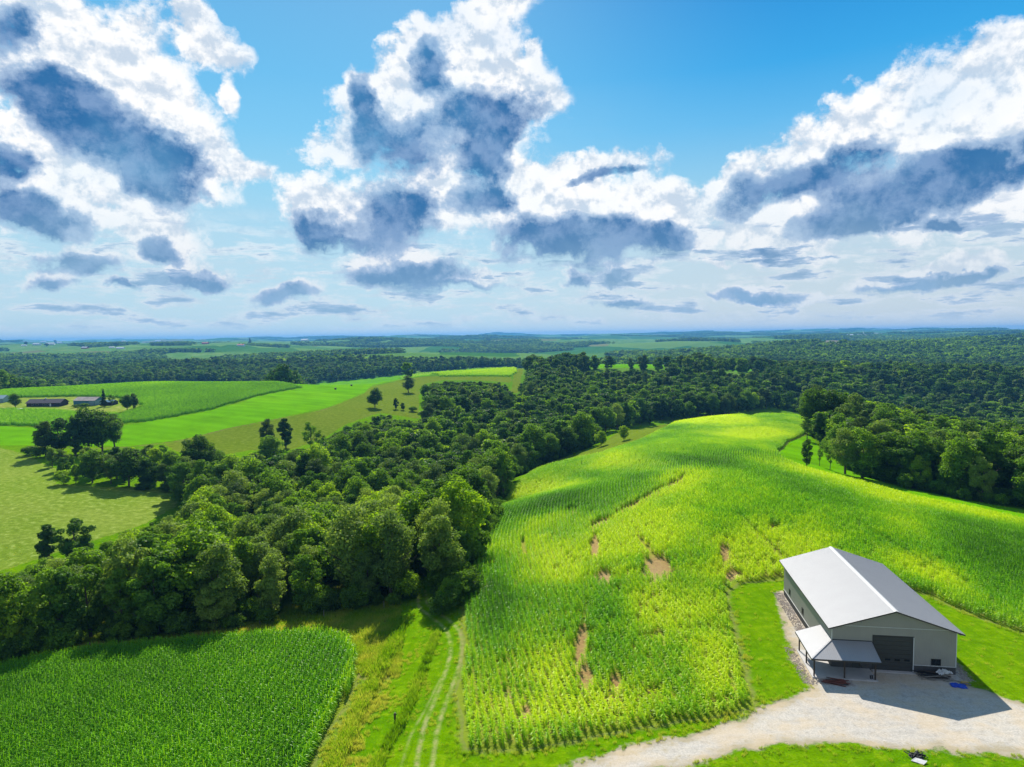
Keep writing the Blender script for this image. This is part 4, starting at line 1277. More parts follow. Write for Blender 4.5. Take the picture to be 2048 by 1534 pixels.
for i in top:
    t = NT_[i]
    look = 'dark green' if t < .22 else ('mid-green' if t < .42 else ('fresh green' if t < .6 else 'yellow-green'))
    size = 'tall' if NH[i] > 15.5 else ('full-crowned' if NH[i] > 12 else 'low')
    if tu[i] > 1560:
        zone = 'wood right of the big cornfield' if bv[i] > 860 else 'deep wood beyond the right-hand trees'
    elif tv[i] < 850 and tu[i] > 1020:
        zone = 'dark wood behind the top of the big cornfield'
    elif tv[i] < 900 and tu[i] > 640:
        zone = 'ravine wood between the hill pasture and the cornfield'
    elif tv[i] > 960:
        zone = 'near wood left of the cornfield'
    else:
        zone = 'ravine wood below the olive hill pasture'
    lb = LBL.get(i) or '%s %s tree inside the %s' % (size, look, zone)
    gr = '%s %s trees in the %s' % (size, look, zone)
    k = kinds[(int(NX[i] * 7 + NY[i] * 3)) % 6]
    if random.random() < .04:
        k = 'column'
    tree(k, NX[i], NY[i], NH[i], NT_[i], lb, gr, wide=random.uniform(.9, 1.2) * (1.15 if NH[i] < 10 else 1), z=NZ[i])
# the rest of the same woods and all the farther ones: one mass
mats = []
allP, allS, allR, allT, allI = [], [], [], [], []
def add(X, Y, Z, s, sz, T, I, r):
    allP.append(np.stack([X, Y, Z], 1)); allS.append(np.stack([s, s, sz], 1)); allR.append(np.stack([0 * X, 0 * X, r.uniform(0, 6.28, len(X))], 1)); allT.append(T); allI.append(I)
MESH = [CR[k][0] for k in kinds] + LODC + LODF + GROVE
rest = ~ind
nr_ = rest & (NY < 250)
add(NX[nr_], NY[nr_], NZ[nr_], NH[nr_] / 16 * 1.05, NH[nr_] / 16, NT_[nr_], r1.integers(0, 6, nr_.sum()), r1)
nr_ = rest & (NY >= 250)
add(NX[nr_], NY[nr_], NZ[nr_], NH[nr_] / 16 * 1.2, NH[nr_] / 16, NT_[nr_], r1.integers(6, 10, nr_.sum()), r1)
# 620 m to 1.5 km
X, Y, Z, H, r = place_wood(620, 1500, 13.0, 23, 11, 21, 1)
def farmask(X, Y):
    m = np.ones(len(X), bool)
    for k in far_open:
        W = WORLD[k]
        m &= ~inside(W, X, Y)
    return m
m = farmask(X, Y) & visible(X, Y, Z, H)
X, Y, Z, H = X[m], Y[m], Z[m], H[m]
T = np.clip(.27 + r.normal(0, .18, len(X)) + .45 * (fbm(X / 120, Y / 120, 85, 3) - .5), 0, 1)
print('wood mid', len(X))
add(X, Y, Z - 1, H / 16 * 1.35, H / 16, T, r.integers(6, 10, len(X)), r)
# 1.5 to 4.2 km
def farwood(X, Y):
    n = fbm(X / 700 + 5, Y / 420 + 9, 91, 3)
    ridge = (height(X, Y) + 30) / 60
    u, v = project(np.stack([X, Y, height(X, Y)], 1))
    left = sstep(750, 300, u) * 0.13 * sstep(2200, 3500, Y)
    return n + 0.22 * np.clip(ridge, -1, 1) * 0.4 < 0.535 - left - 0.05 * sstep(3000, 4500, Y)
X, Y, r = grid_pts(1500, 4300, 23, 24)
m = farmask(X, Y) & farwood(X, Y)
X, Y = X[m], Y[m]
Z = height(X, Y); H = r.uniform(13, 18, len(X))
m = visible(X, Y, Z, H)
X, Y, Z, H = X[m], Y[m], Z[m], H[m]
T = np.clip(.27 + r.normal(0, .18, len(X)) + .45 * (fbm(X / 300, Y / 300, 86, 3) - .5), 0, 1)
print('wood far', len(X))
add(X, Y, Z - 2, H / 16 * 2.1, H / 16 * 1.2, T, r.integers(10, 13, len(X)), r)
# beyond: groves
X, Y, r = grid_pts(4200, 14500, 92, 25)
m = farmask(X, Y) & farwood(X, Y)
X, Y = X[m], Y[m]
Z = height(X, Y); H = np.full(len(X), 16.0)
m = visible(X, Y, Z, H)
X, Y, Z, H = X[m], Y[m], Z[m], H[m]
T = np.clip(.15 + r.normal(0, .05, len(X)), 0, 1)
print('groves', len(X))
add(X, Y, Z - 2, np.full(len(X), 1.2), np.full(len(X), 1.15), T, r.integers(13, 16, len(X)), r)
o = scatter('woodland', np.concatenate(allP), np.concatenate(allS), np.concatenate(allR), np.concatenate(allT), np.concatenate(allI), MESH)
tag(o, 'continuous dark green woodland covering the ravines and far ridges')
# undergrowth under the wood edges
P = []
r = np.random.default_rng(31)
ring = np.concatenate([CLEARW[:31]])
for a, b in zip(ring[:-1], ring[1:]):
    L = np.linalg.norm(b - a)
    if L > 600: continue
    nrm = np.array([-(b - a)[1], (b - a)[0]]) / (L + 1e-9)
    for k in range(int(L / 1.5) + 1):
        q = a + (b - a) * r.uniform(); P.append(q + nrm * r.uniform(-0.5, 6))
P = np.array(P)
m = np.ones(len(P), bool)
P = P[m]
P = P[(P[:, 1] < 420) & (P[:, 1] > 80)]
Z = height(P[:, 0], P[:, 1])
u, v = project(np.stack([P[:, 0], P[:, 1], Z], 1))
m = ~((u > 825) & (u < 870) & (v > 1130))
P, Z = P[m], Z[m]
sz = r.uniform(.4, 1.15, len(P))
print('undergrowth', len(P))
o = scatter('undergrowth', np.stack([P[:, 0], P[:, 1], Z - .1], 1), sz, np.stack([0 * sz, 0 * sz, r.uniform(0, 6.28, len(P))], 1), np.clip(r.normal(.3, .12, len(P)), 0, 1), np.zeros(len(P), int), [CR['bush'][0]])
tag(o, 'low tangled green undergrowth along the foot of the wood edges')
# ------------------------------------------------------------------ building materials
def plain(name, c, rough=0.6, metal=0.0, var=0.12, sc=2.0, bump=0.1, spec=0.3):
    m, t = new_mat(name)
    co = t.node('ShaderNodeTexCoord').outputs['Object']
    n = t.noise(co, sc, 5, 0.6)
    k = t.ramp(n, 0.25, 0.75, 1 - var, 1 + var, False)
    cc = t.node('ShaderNodeCombineXYZ', {0: k, 1: k, 2: k}).outputs[0]
    pbr(t, t.mix(1.0, c, cc, 'MULTIPLY'), rough, metal, bump=n, bs=bump, bd=0.01, spec=spec)
    return m
M_WALL = plain('grey_wall_steel', (0.31, 0.295, 0.265), 0.5, var=0.06, sc=0.6)
M_ROOF = plain('pale_roof_steel', (0.305, 0.30, 0.305), 0.55, 0.0, var=0.035, sc=0.5, spec=0.5)
M_TRIM = plain('charcoal_trim', (0.045, 0.042, 0.040), 0.5)
M_WTRIM = plain('white_trim', (0.62, 0.62, 0.60), 0.5)
M_DOOR = plain('charcoal_door', (0.050, 0.050, 0.046), 0.5, var=0.06)
M_WAIN = plain('charcoal_wainscot', (0.075, 0.070, 0.068), 0.6)
M_GLASS = plain('dark_window_glass', (0.012, 0.015, 0.018), 0.25, var=0.05, spec=0.25)
M_CONC = plain('pale_concrete', (0.46, 0.44, 0.42), 0.85, var=0.10, sc=1.5)
M_POST = plain('dark_brown_post', (0.055, 0.040, 0.032), 0.7)
M_WOODR = plain('red_brown_boards', (0.15, 0.045, 0.030), 0.8, var=0.4, sc=3)
M_WOODG = plain('grey_boards', (0.22, 0.20, 0.17), 0.85, var=0.4, sc=3)
M_DARKJ = plain('black_plastic', (0.02, 0.02, 0.022), 0.6, var=0.3)
M_BLUE = plain('blue_tarp', (0.012, 0.055, 0.42), 0.45, var=0.2, sc=4, bump=0.8)
M_YEL = plain('yellow_scrap', (0.45, 0.28, 0.06), 0.7, var=0.2)
M_WHITE = plain('white_sheet', (0.48, 0.48, 0.47), 0.6, var=0.1)
M_STONE = plain('pale_rock', (0.36, 0.30, 0.26), 0.9, var=0.35, sc=3, bump=0.8)
M_SHED = plain('blue_shed_wall', (0.055, 0.17, 0.25), 0.6, var=0.08)
M_SHEDW = plain('pale_blue_wall', (0.22, 0.32, 0.36), 0.6, var=0.08)
M_TANR = plain('weathered_tan_roof', (0.36, 0.29, 0.25), 0.5, var=0.35, sc=.25)
M_DROOF = plain('dark_shingle_roof', (0.050, 0.042, 0.058), 0.8, var=0.2, sc=1.2)
M_DWALL = plain('dark_house_wall', (0.040, 0.036, 0.050), 0.8, var=0.1)
M_RED = plain('red_barn_wall', (0.36, 0.05, 0.03), 0.7)
M_CREAM = plain('white_barn_wall', (0.72, 0.72, 0.70), 0.6)
M_PROOF = plain('pale_metal_roof', (0.66, 0.66, 0.66), 0.4)
M_REDROOF = plain('rusty_red_roof', (0.50, 0.13, 0.06), 0.6)

def box(bm, x0, x1, y0, y1, z0, z1):
    v = [bm.verts.new(p) for p in [(x0, y0, z0), (x1, y0, z0), (x1, y1, z0), (x0, y1, z0), (x0, y0, z1), (x1, y0, z1), (x1, y1, z1), (x0, y1, z1)]]
    for f in [(0, 3, 2, 1), (4, 5, 6, 7), (0, 1, 5, 4), (1, 2, 6, 5), (2, 3, 7, 6), (3, 0, 4, 7)]:
        bm.faces.new([v[i] for i in f])

def prism(bm, a, b, c, d, th):
    """slab through four corners, thickness th below"""
    a, b, c, d = map(Vector, (a, b, c, d))
    n = (b - a).cross(d - a).normalized()
    if n.z < 0: n = -n
    top = [bm.verts.new(p) for p in (a, b, c, d)]
    bot = [bm.verts.new(p - n * th) for p in (a, b, c, d)]
    bm.faces.new(top); bm.faces.new(bot[::-1])
    for i in range(4):
        j = (i + 1) % 4
        bm.faces.new((top[i], bot[i], bot[j], top[j]))

def beam(bm, a, b, w, h=None):
    a, b = Vector(a), Vector(b); h = h or w
    d = (b - a).normalized()
    s = d.cross(Vector((0, 0, 1)))
    if s.length < 1e-3: s = Vector((1, 0, 0))
    s = s.normalized() * w / 2; u = s.normalized().cross(d).normalized() * h / 2
    q = [bm.verts.new(p + k) for p in (a, b) for k in (-s - u, s - u, s + u, -s + u)]
    for f in [(0, 1, 2, 3), (4, 7, 6, 5), (0, 4, 5, 1), (1, 5, 6, 2), (2, 6, 7, 3), (3, 7, 4, 0)]:
        bm.faces.new([q[i] for i in f])

def ribbed(bm, O, A, N, length, spans, pitch=0.2286, depth=0.016, breaks=()):
    """ribbed steel sheet: spans(a) gives a list of (z0, z1) at distance a along direction A"""
    xs = []
    k = 0
    while k * pitch < length:
        b = k * pitch
        xs += [(b, 0), (b + pitch * .78, 0), (b + pitch * .84, depth), (b + pitch * .94, depth)]
        k += 1
    xs = [q for q in xs if q[0] < length - 1e-3] + [(length, 0)]
    for b in breaks:
        xs.append((b - 1e-4, 0)); xs.append((b + 1e-4, 0))
    xs.sort()
    for (a0, n0), (a1, n1) in zip(xs[:-1], xs[1:]):
        if a1 - a0 < 3e-4: continue
        mid = (a0 + a1) / 2
        S0, S1, SM = spans(min(max(a0, mid - .5), length) + 1e-6), spans(a1 - 1e-6), spans(mid)
        for j in range(len(SM)):
            z0a, z1a = (S0[j] if len(S0) == len(SM) else SM[j]); z0b, z1b = (S1[j] if len(S1) == len(SM) else SM[j])
            if z1a - z0a < .01 and z1b - z0b < .01: continue
            p = [O + A * a0 + N * n0 + Vector((0, 0, z0a)), O + A * a1 + N * n1 + Vector((0, 0, z0b)), O + A * a1 + N * n1 + Vector((0, 0, z1b)), O + A * a0 + N * n0 + Vector((0, 0, z1a))]
            bm.faces.new([bm.verts.new(q) for q in p])

def bmo(name, bm, mat, parent, label=None):
    o = link(name, bm_mesh(name, bm, mat), None, parent)
    if label: o['label'] = label
    return o

# ------------------------------------------------------------------ the shed
BW, BL, BH, BR, OE, OG = 13.99, 23.31, 5.35, 2.25, 0.59, 0.71
WZ = 0.86
shed = bpy.data.objects.new('machine_shed', None); COL.objects.link(shed)
shed.location = (38.59, 79.33, 0.03); shed.rotation_euler = (0, 0, -0.1537)
tag(shed, 'large pale grey steel machine shed with dark overhead door and corner porch', 'shed')
DX0, DX1, DH = 4.79, 9.20, 4.22
WX0, WX1, WB, WT = 11.25, 12.35, 0.98, 1.78
X_, Y_ = Vector((1, 0, 0)), Vector((0, 1, 0))
def top(a): return BH + BR * (1 - abs(a - BW / 2) / (BW / 2))
def fspan(a):
    if DX0 < a < DX1: return [(DH, top(a))]
    if 11.25 < a < 12.35: return [(WZ + .04, WB), (WT, top(a))]
    if 2.35 < a < 3.35: return [(2.05, top(a))]
    if .35 < a < 1.95: return [(WZ + .04, 1.0), (2.05, top(a))]
    return [(WZ + .04, top(a))]
bm = bmesh.new()
ribbed(bm, Vector((0, 0, 0)), X_, -Y_, BW, fspan, breaks=(DX0, DX1, WX0, WX1, BW / 2, 2.35, 3.35, .35, 1.95))
wins = [(3.6, 4.3), (10.2, 10.9), (17.2, 17.9)]
wins = [(5.9, 6.8), (12.2, 13.1), (19.3, 20.2)]
def lspan(a):
    for w0, w1 in wins:
        if w0 < a < w1: return [(WZ + .04, 1.25), (2.25, BH)]
    return [(WZ + .04, BH)]
ribbed(bm, Vector((0, 0, 0)), Y_, -X_, BL, lspan, breaks=[q for w in wins for q in w])
ribbed(bm, Vector((BW, 0, 0)), Y_, X_, BL, lambda a: [(WZ + .04, BH)])
ribbed(bm, Vector((0, BL, 0)), X_, Y_, BW, lambda a: [(WZ + .04, top(a))], breaks=(BW / 2,))
bmo('wall', bm, M_WALL, shed)
bm = bmesh.new()
def w1span(a):
    if DX0 < a < DX1 or 2.35 < a < 3.35: return []
    return [(-.3, WZ)]
ribbed(bm, Vector((0, -.012, 0)), X_, -Y_, BW, w1span, breaks=(DX0, DX1, 2.35, 3.35))
ribbed(bm, Vector((-.012, 0, 0)), Y_, -X_, BL, lambda a: [(-.3, WZ)])
ribbed(bm, Vector((BW + .012, 0, 0)), Y_, X_, BL, lambda a: [(-.3, WZ)])
ribbed(bm, Vector((0, BL + .012, 0)), X_, Y_, BW, lambda a: [(-.3, WZ)])
bmo('wainscot', bm, M_WAIN, shed, 'charcoal steel band around the foot of the walls')
bm = bmesh.new()
for (x0, x1) in ((0, DX0 - .14), (DX1 + .14, BW)):
    if x0 == 0:
        box(bm, 0, 2.30, -.05, -.005, WZ, WZ + .05); box(bm, 3.40, x1, -.05, -.005, WZ, WZ + .05)
    else:
        box(bm, x0, x1 + .03, -.05, -.005, WZ, WZ + .05)
box(bm, -.05, -.005, 0, BL, WZ, WZ + .05); box(bm, BW + .005, BW + .05, 0, BL, WZ, WZ + .05)
box(bm, 0.02, BW - .02, -.035, -.004, BH - .03, BH + .02)
for x in (-.03, BW - .06):
    box(bm, x, x + .09, -.055, -.012, WZ + .06, BH - .05)
box(bm, DX1 + .03, DX1 + .12, -.07, -.012, 0.02, DH + .05)
bmo('trim', bm, M_WTRIM, shed)
# roof: two ribbed slopes, ridge cap, fascia
sl_ = BR / (BW / 2)
for side in (0, 1):
    bm = bmesh.new()
    n = int((BL + 2 * OG) / .2286)
    xs = []
    for k in range(n + 1):
        b = -OG + k * (BL + 2 * OG) / n
        xs.append((b, 0))
        if k < n: xs += [(b + .17, 0), (b + .19, .022), (b + .212, .022)]
    e = -OE if side == 0 else BW + OE
    for (b0, h0), (b1, h1) in zip(xs[:-1], xs[1:]):
        za = BH - sl_ * OE + .06
        zr = BH + BR + .06
        p = [(e, b0, za + h0), (BW / 2, b0, zr + h0), (BW / 2, b1, zr + h1), (e, b1, za + h1)]
        q = [bm.verts.new(v) for v in p]
        bm.faces.new(q)
        if h0 == h1 == 0:
            bm.faces.new([bm.verts.new((v[0], v[1], v[2] - .05)) for v in p])
    bmo('roof', bm, M_ROOF, shed)
bm = bmesh.new()
for s in (-1, 1):
    prism(bm, (BW / 2, -OG - .02, BH + BR + .10), (BW / 2 + s * .28, -OG - .02, BH + BR + .10 - .28 * sl_), (BW / 2 + s * .28, BL + OG + .02, BH + BR + .10 - .28 * sl_), (BW / 2, BL + OG + .02, BH + BR + .10), .012)
bmo('ridge_cap', bm, M_WHITE, shed)
bm = bmesh.new()
for yy_ in (-OG, BL + OG):
    for s in (-1, 1):
        xe = BW / 2 + s * (BW / 2 + OE)
        beam(bm, (BW / 2, yy_, BH + BR - .02), (xe, yy_, BH - sl_ * OE - .02), .03, .16)
for xe in (-OE, BW + OE):
    beam(bm, (xe, -OG, BH - sl_ * OE - .02), (xe, BL + OG, BH - sl_ * OE - .02), .03, .16)
bmo('fascia', bm, M_TRIM, shed)
bm = bmesh.new()
for s in (-1, 1):
    xi = 0 if s < 0 else BW
    xo = -OE if s < 0 else BW + OE
    prism(bm, (xi, -OG, BH - sl_ * OE - .02), (xo, -OG, BH - sl_ * OE - .02), (xo, BL + OG, BH - sl_ * OE - .02), (xi, BL + OG, BH - sl_ * OE - .02), .01)
bmo('soffit', bm, M_WALL, shed)
# overhead door with ribs and three small panes
bm = bmesh.new()
k = 0; z = 0.02
while z < DH - .02:
    z1 = min(z + .523, DH)
    box(bm, DX0 + .02, DX1 - .02, -.004, .05, z, z1 - .018)
    for i in range(4):
        box(bm, DX0 + .03, DX1 - .03, -.012, -.0041, z + .06 + i * .12, z + .085 + i * .12)
    z = z1
od = bmo('overhead_door', bm, M_DOOR, shed, 'charcoal sectional overhead door with three small panes')
for x in (6.12, 7.20, 8.28):
    bm = bmesh.new(); box(bm, x, x + .60, -.03, -.013, 1.28, 1.50)
    bmo('pane', bm, M_GLASS, od)
bm = bmesh.new()
box(bm, DX0 - .14, DX0, -.03, .01, 0.0, DH); box(bm, DX1, DX1 + .028, -.03, .01, 0, DH); box(bm, DX0 - .14, DX1 + .14, -.03, .01, DH, DH + .14)
bmo('door_frame', bm, M_TRIM, shed)
# windows
def shed_window(x0, x1, z0, z1, side='front'):
    def T(bm):
        if side == 'left':
            for v in bm.verts: v.co = Vector((v.co.y, v.co.x, v.co.z))
    bm = bmesh.new(); f = .06
    for q in [(x0, x1, z0, z0 + f), (x0, x1, z1 - f, z1), (x0, x0 + f, z0 + f, z1 - f), (x1 - f, x1, z0 + f, z1 - f), ((x0 + x1) / 2 - .03, (x0 + x1) / 2 + .03, z0 + f, z1 - f)]:
        box(bm, q[0], q[1], -.045, .02, q[2], q[3])
    T(bm); w = bmo('window', bm, M_TRIM, shed)
    for a, b in ((x0 + f, (x0 + x1) / 2 - .03), ((x0 + x1) / 2 + .03, x1 - f)):
        bm = bmesh.new(); box(bm, a, b, -.012, .0, z0 + f, z1 - f); T(bm)
        bmo('pane', bm, M_GLASS, w)
shed_window(WX0, WX1, WB, WT)
shed_window(.35, 1.95, 1.0, 2.05)
for w0, w1 in wins: shed_window(w0, w1, 1.25, 2.25, 'left')
bm = bmesh.new(); box(bm, 2.38, 3.32, -.01, .04, .10, 2.04)
ed = bmo('entry_door', bm, M_DOOR, shed)
bm = bmesh.new(); box(bm, 3.16, 3.22, -.07, -.011, .98, 1.06)
bmo('handle', bm, M_WTRIM, ed)
# porch over the front left corner
PD, PW_, PL_, PH1, PH2 = 3.125, 4.58, 4.26, 3.50, 2.42
def porch_slope(pts, name='porch_roof'):
    bm = bmesh.new()
    a, b, c, d = map(Vector, pts)             # a-b top edge, d-c eave
    n = max(2, int((c - d).length / .2286))
    N = (b - a).cross(d - a)
    if N.length < 1e-6: N = (c - d).cross(a - d)
    N.normalize()
    if N.z < 0: N = -N
    prev = None
    for k in range(n):
        for f, hgt in ((0, 0), (.78, 0), (.84, .02), (.94, .02), (1.0, 0)):
            t = (k + f) / n
            p = a.lerp(b, t) + N * hgt; q = d.lerp(c, t) + N * hgt
            if prev is not None and t > prev[2] + 1e-6:
                bm.faces.new([bm.verts.new(v) for v in (prev[0], p, q, prev[1])])
            prev = (p, q, t)
    bm2 = [bm.verts.new(v - N * .05) for v in ((a, b, c, d) if (b - a).length > 1e-4 else (a, c, d))]
    bm.faces.new(bm2)
    return bmo(name, bm, M_ROOF, shed)
# the hip runs from the wall corner to the eave corner, ribs run down each slope
def hip_slope(front):
    """rectangular slope with a triangular end to the hip"""
    bm = bmesh.new()
    L = PW_ if front else PL_
    n = int((L + PD) / .2286); prev = None
    for k in range(n):
        for f, hgt in ((0, 0), (.78, 0), (.84, .02), (.94, .02), (1.0, 0)):
            s = -PD + (L + PD) * (k + f) / n
            ztop = PH1 if s >= 0 else PH1 + (PH2 - PH1) * (-s / PD)
            ptop = max(0.0, -s)
            p = (s, -ptop, ztop + hgt) if front else (-ptop, s, ztop + hgt)
            q = (s, -PD, PH2 + hgt) if front else (-PD, s, PH2 + hgt)
            if prev is not None and s > prev[2] + 1e-6:
                bm.faces.new([bm.verts.new(v) for v in (prev[0], p, q, prev[1])])
                if hgt == 0 and prev[3] == 0:
                    bm.faces.new([bm.verts.new((v[0], v[1], v[2] - .05)) for v in (prev[0], p, q, prev[1])])
            prev = (p, q, s, hgt)
    return bmo('porch_roof', bm, M_ROOF, shed)
hip_slope(True); hip_slope(False)
bm = bmesh.new(); beam(bm, (0, 0, PH1 + .03), (-PD, -PD, PH2 + .03), .16, .05); bmo('hip_cap', bm, M_ROOF, shed)
bm = bmesh.new()
beam(bm, (-PD - .01, -PD, PH2 - .10), (PW_, -PD, PH2 - .10), .05, .20); beam(bm, (-PD, -PD, PH2 - .10), (-PD, PL_, PH2 - .10), .05, .20)
beam(bm, (PW_, -PD, PH2 - .06), (PW_, -.06, PH1 - .06), .04, .14); beam(bm, (-PD, PL_, PH2 - .06), (-.06, PL_, PH1 - .06), .04, .14)
beam(bm, (0.0, -.04, PH1 + .04), (PW_, -.04, PH1 + .04), .04, .08)
beam(bm, (-2.72, -2.72, PH2 - .16), (4.1, -2.72, PH2 - .16), .12, .2); beam(bm, (-2.72, -2.72, PH2 - .16), (-2.72, 3.9, PH2 - .16), .12, .2)
bmo('porch_beam', bm, M_TRIM, shed)
for px_, py_ in ((-2.72, -2.72), (.68, -2.72), (4.08, -2.72), (-2.72, .55), (-2.72, 3.8)):
    bm = bmesh.new(); box(bm, px_ - .075, px_ + .075, py_ - .075, py_ + .075, .08, PH2 - .26)
    bmo('porch_post', bm, M_POST, shed)
bm = bmesh.new()
vv = [(-2.95, -2.95), (4.35, -2.95), (4.35, -.02), (-.02, -.02), (-.02, 4.1), (-2.95, 4.1)]
t_ = [bm.verts.new((x, y, .11)) for x, y in vv]; b_ = [bm.verts.new((x, y, -.3)) for x, y in vv]
bm.faces.new(t_); bm.faces.new(b_[::-1])
for i in range(6): bm.faces.new((t_[i], b_[i], b_[(i + 1) % 6], t_[(i + 1) % 6]))
bmo('porch_slab', bm, M_CONC, shed)
bm = bmesh.new(); box(bm, DX0 - .2, DX1 + .2, -.55, -.02, -.25, .045); bmo('door_apron', bm, M_CONC, shed)

def on_shed(a, b, z=0.0):
    p = Matrix.Rotation(-0.1537, 3, 'Z') @ Vector((a, b, 0))
    return (38.59 + p.x, 79.33 + p.y, z)

# rocks along the left wall
def rock_mesh(seed, s):
    bm = bmesh.new(); r = random.Random(seed)
    bmesh.ops.create_icosphere(bm, subdivisions=1, radius=s * .62)
    for v in bm.verts:
        v.co = Vector((v.co.x * r.uniform(.7, 1.3), v.co.y * r.uniform(.7, 1.3), v.co.z * r.uniform(.45, .8)))
    return bm_mesh('rock', bm, M_STONE)
rks = [rock_mesh(600 + i, .13) for i in range(4)]
r = np.random.default_rng(61)
P, Sx = [], []
for i in range(2600):
    k = r.uniform()
    if k < .62: a, b = r.uniform(-1.5, -.12), r.uniform(4.6, 24.0)
    elif k < .80: a, b = r.uniform(-4.2, -3.05) - .3 * r.uniform(), r.uniform(-4.5, 4.8)
    elif k < .90: a, b = r.uniform(-3.4, 1.5), r.uniform(-4.3, -3.1)
    else: a, b = r.uniform(14.15, 15.6), r.uniform(-1.5, 3.2)
    x, y, _ = on_shed(a, b); P.append((x, y)); Sx.append(r.uniform(.35, 1.2))
P = np.array(P); Z = height(P[:, 0], P[:, 1]) + .02
o = scatter('rubble', np.column_stack([P, Z]), np.array(Sx), np.stack([r.uniform(0, .5, len(P)), 0 * Z, r.uniform(0, 6, len(P))], 1), 0 * Z, r.integers(0, 4, len(P)), rks)
tag(o, 'strip of pale broken stone along the left wall and porch of the shed')

# ---- things lying in the yard
def pile(name, cat, label, a, b, n, L, W, mat, seed, hgt=.35, part='board', thick=.045, wid=.16, ang0=0.0, spread=.25):
    e = bpy.data.objects.new(name, None); COL.objects.link(e)
    e.location = on_shed(a, b, .0); e.rotation_euler = (0, 0, -0.1537 + ang0)
    tag(e, label, cat)
    r = random.Random(seed)
    for i in range(n):
        bm = bmesh.new(); l = L * r.uniform(.55, 1.0)
        box(bm, -l / 2, l / 2, -wid / 2, wid / 2, 0, thick)
        o = bmo(part, bm, mat[i % len(mat)], e)
        o.location = (r.uniform(-.15, .15) * L, r.uniform(-.5, .5) * W, .03 + hgt * (i / n) * r.uniform(.6, 1))
        o.rotation_euler = (r.uniform(-.15, .15), r.uniform(-.06, .06), r.uniform(-spread, spread))
    return e
pile('board_pile', 'lumber pile', 'low pile of red-brown boards on the gravel at the front of the porch', -.6, -3.75, 14, 2.9, 1.0, [M_WOODR, M_WOODR, M_POST], 1, .28, ang0=-.05)
pile('lumber_heap', 'lumber pile', 'tangled dark heap of old boards along the wall under the shed window', 11.2, -.85, 26, 3.3, 1.1, [M_WOODG, M_DARKJ, M_POST, M_DARKJ], 2, .55, spread=.35)
pile('scrap_pile', 'lumber pile', 'small heap of yellowish scrap wood beside the blue tarp', 14.0, -2.1, 7, .9, .6, [M_YEL, M_WOODG], 3, .2, spread=1.2)
# black sheeting and long pole in front of the heap
bm = bmesh.new()
for i in range(22):
    a0 = (9.5 + i * .2, -1.75 + .12 * sin(i * .8), .07); a1 = (9.5 + (i + 1) * .2, -1.75 + .12 * sin((i + 1) * .8), .07)
    beam(bm, a0, a1, .07, .07)
o = bmo('pipe', bm, M_WOODG, None); o.location = (38.59, 79.33, 0.03); o.rotation_euler = (0, 0, -0.1537)
tag(o, 'long bent pale pipe lying on the gravel in front of the dark heap', 'pipe')
def draped(name, a, b, L, W, mat, seed, label, cat, rot=0.0, amp=.12):
    bm = bmesh.new(); r = random.Random(seed)
    n = 14; g = [[None] * (n + 1) for _ in range(n + 1)]
    p1, p2 = r.uniform(0, 6), r.uniform(0, 6)
    for i in range(n + 1):
        for j in range(n + 1):
            x = (i / n - .5) * L + .08 * sin(j * 1.1 + p1); y = (j / n - .5) * W + .08 * sin(i * .9 + p2)
            z = .03 + amp * abs(sin(i * .9 + j * .5 + p1) * sin(j * .8 + p2)) * (1 - abs(i / n - .5) * 1.2)
            g[i][j] = (x, y, z)
    top = [[bm.verts.new(q) for q in row] for row in g]
    bot = [[bm.verts.new((q[0], q[1], q[2] - .015)) for q in row] for row in g]
    for i in range(n):
        for j in range(n):
            bm.faces.new((top[i][j], top[i + 1][j], top[i + 1][j + 1], top[i][j + 1]))
            bm.faces.new((bot[i][j], bot[i][j + 1], bot[i + 1][j + 1], bot[i + 1][j]))
    o = bmo(name, bm, mat, None)
    o.location = on_shed(a, b, .01); o.rotation_euler = (0, 0, rot)
    return tag(o, label, cat)
draped('tarp', 13.05, -2.75, 1.6, 1.0, M_BLUE, 3, 'crumpled bright blue tarp on the gravel near the right corner of the shed', 'tarp', -.35)
draped('plastic_sheet', 12.4, -.75, 1.6, .9, M_WTRIM, 5, 'torn pale sheet on top of the dark heap under the window', 'sheet', .2, .5).location.z = .45
def boots():
    e = bpy.data.objects.new('rubber_boots', None); COL.objects.link(e)
    e.location = on_shed(3.75, -2.45, .14); tag(e, 'black rubber boots standing on the porch slab by the right post', 'boots')
    for s in (-.11, .11):
        bm = bmesh.new()
        tube(bm, [(s, 0, 0), (s, 0, .12), (s, 0.01, .36)], [.065, .06, .075], 10)
        tube(bm, [(s, .04, .045), (s, -.1, .05), (s, -.19, .035)], [.06, .06, .035], 8)
        bmo('boot', bm, M_DARKJ, e)
boots()

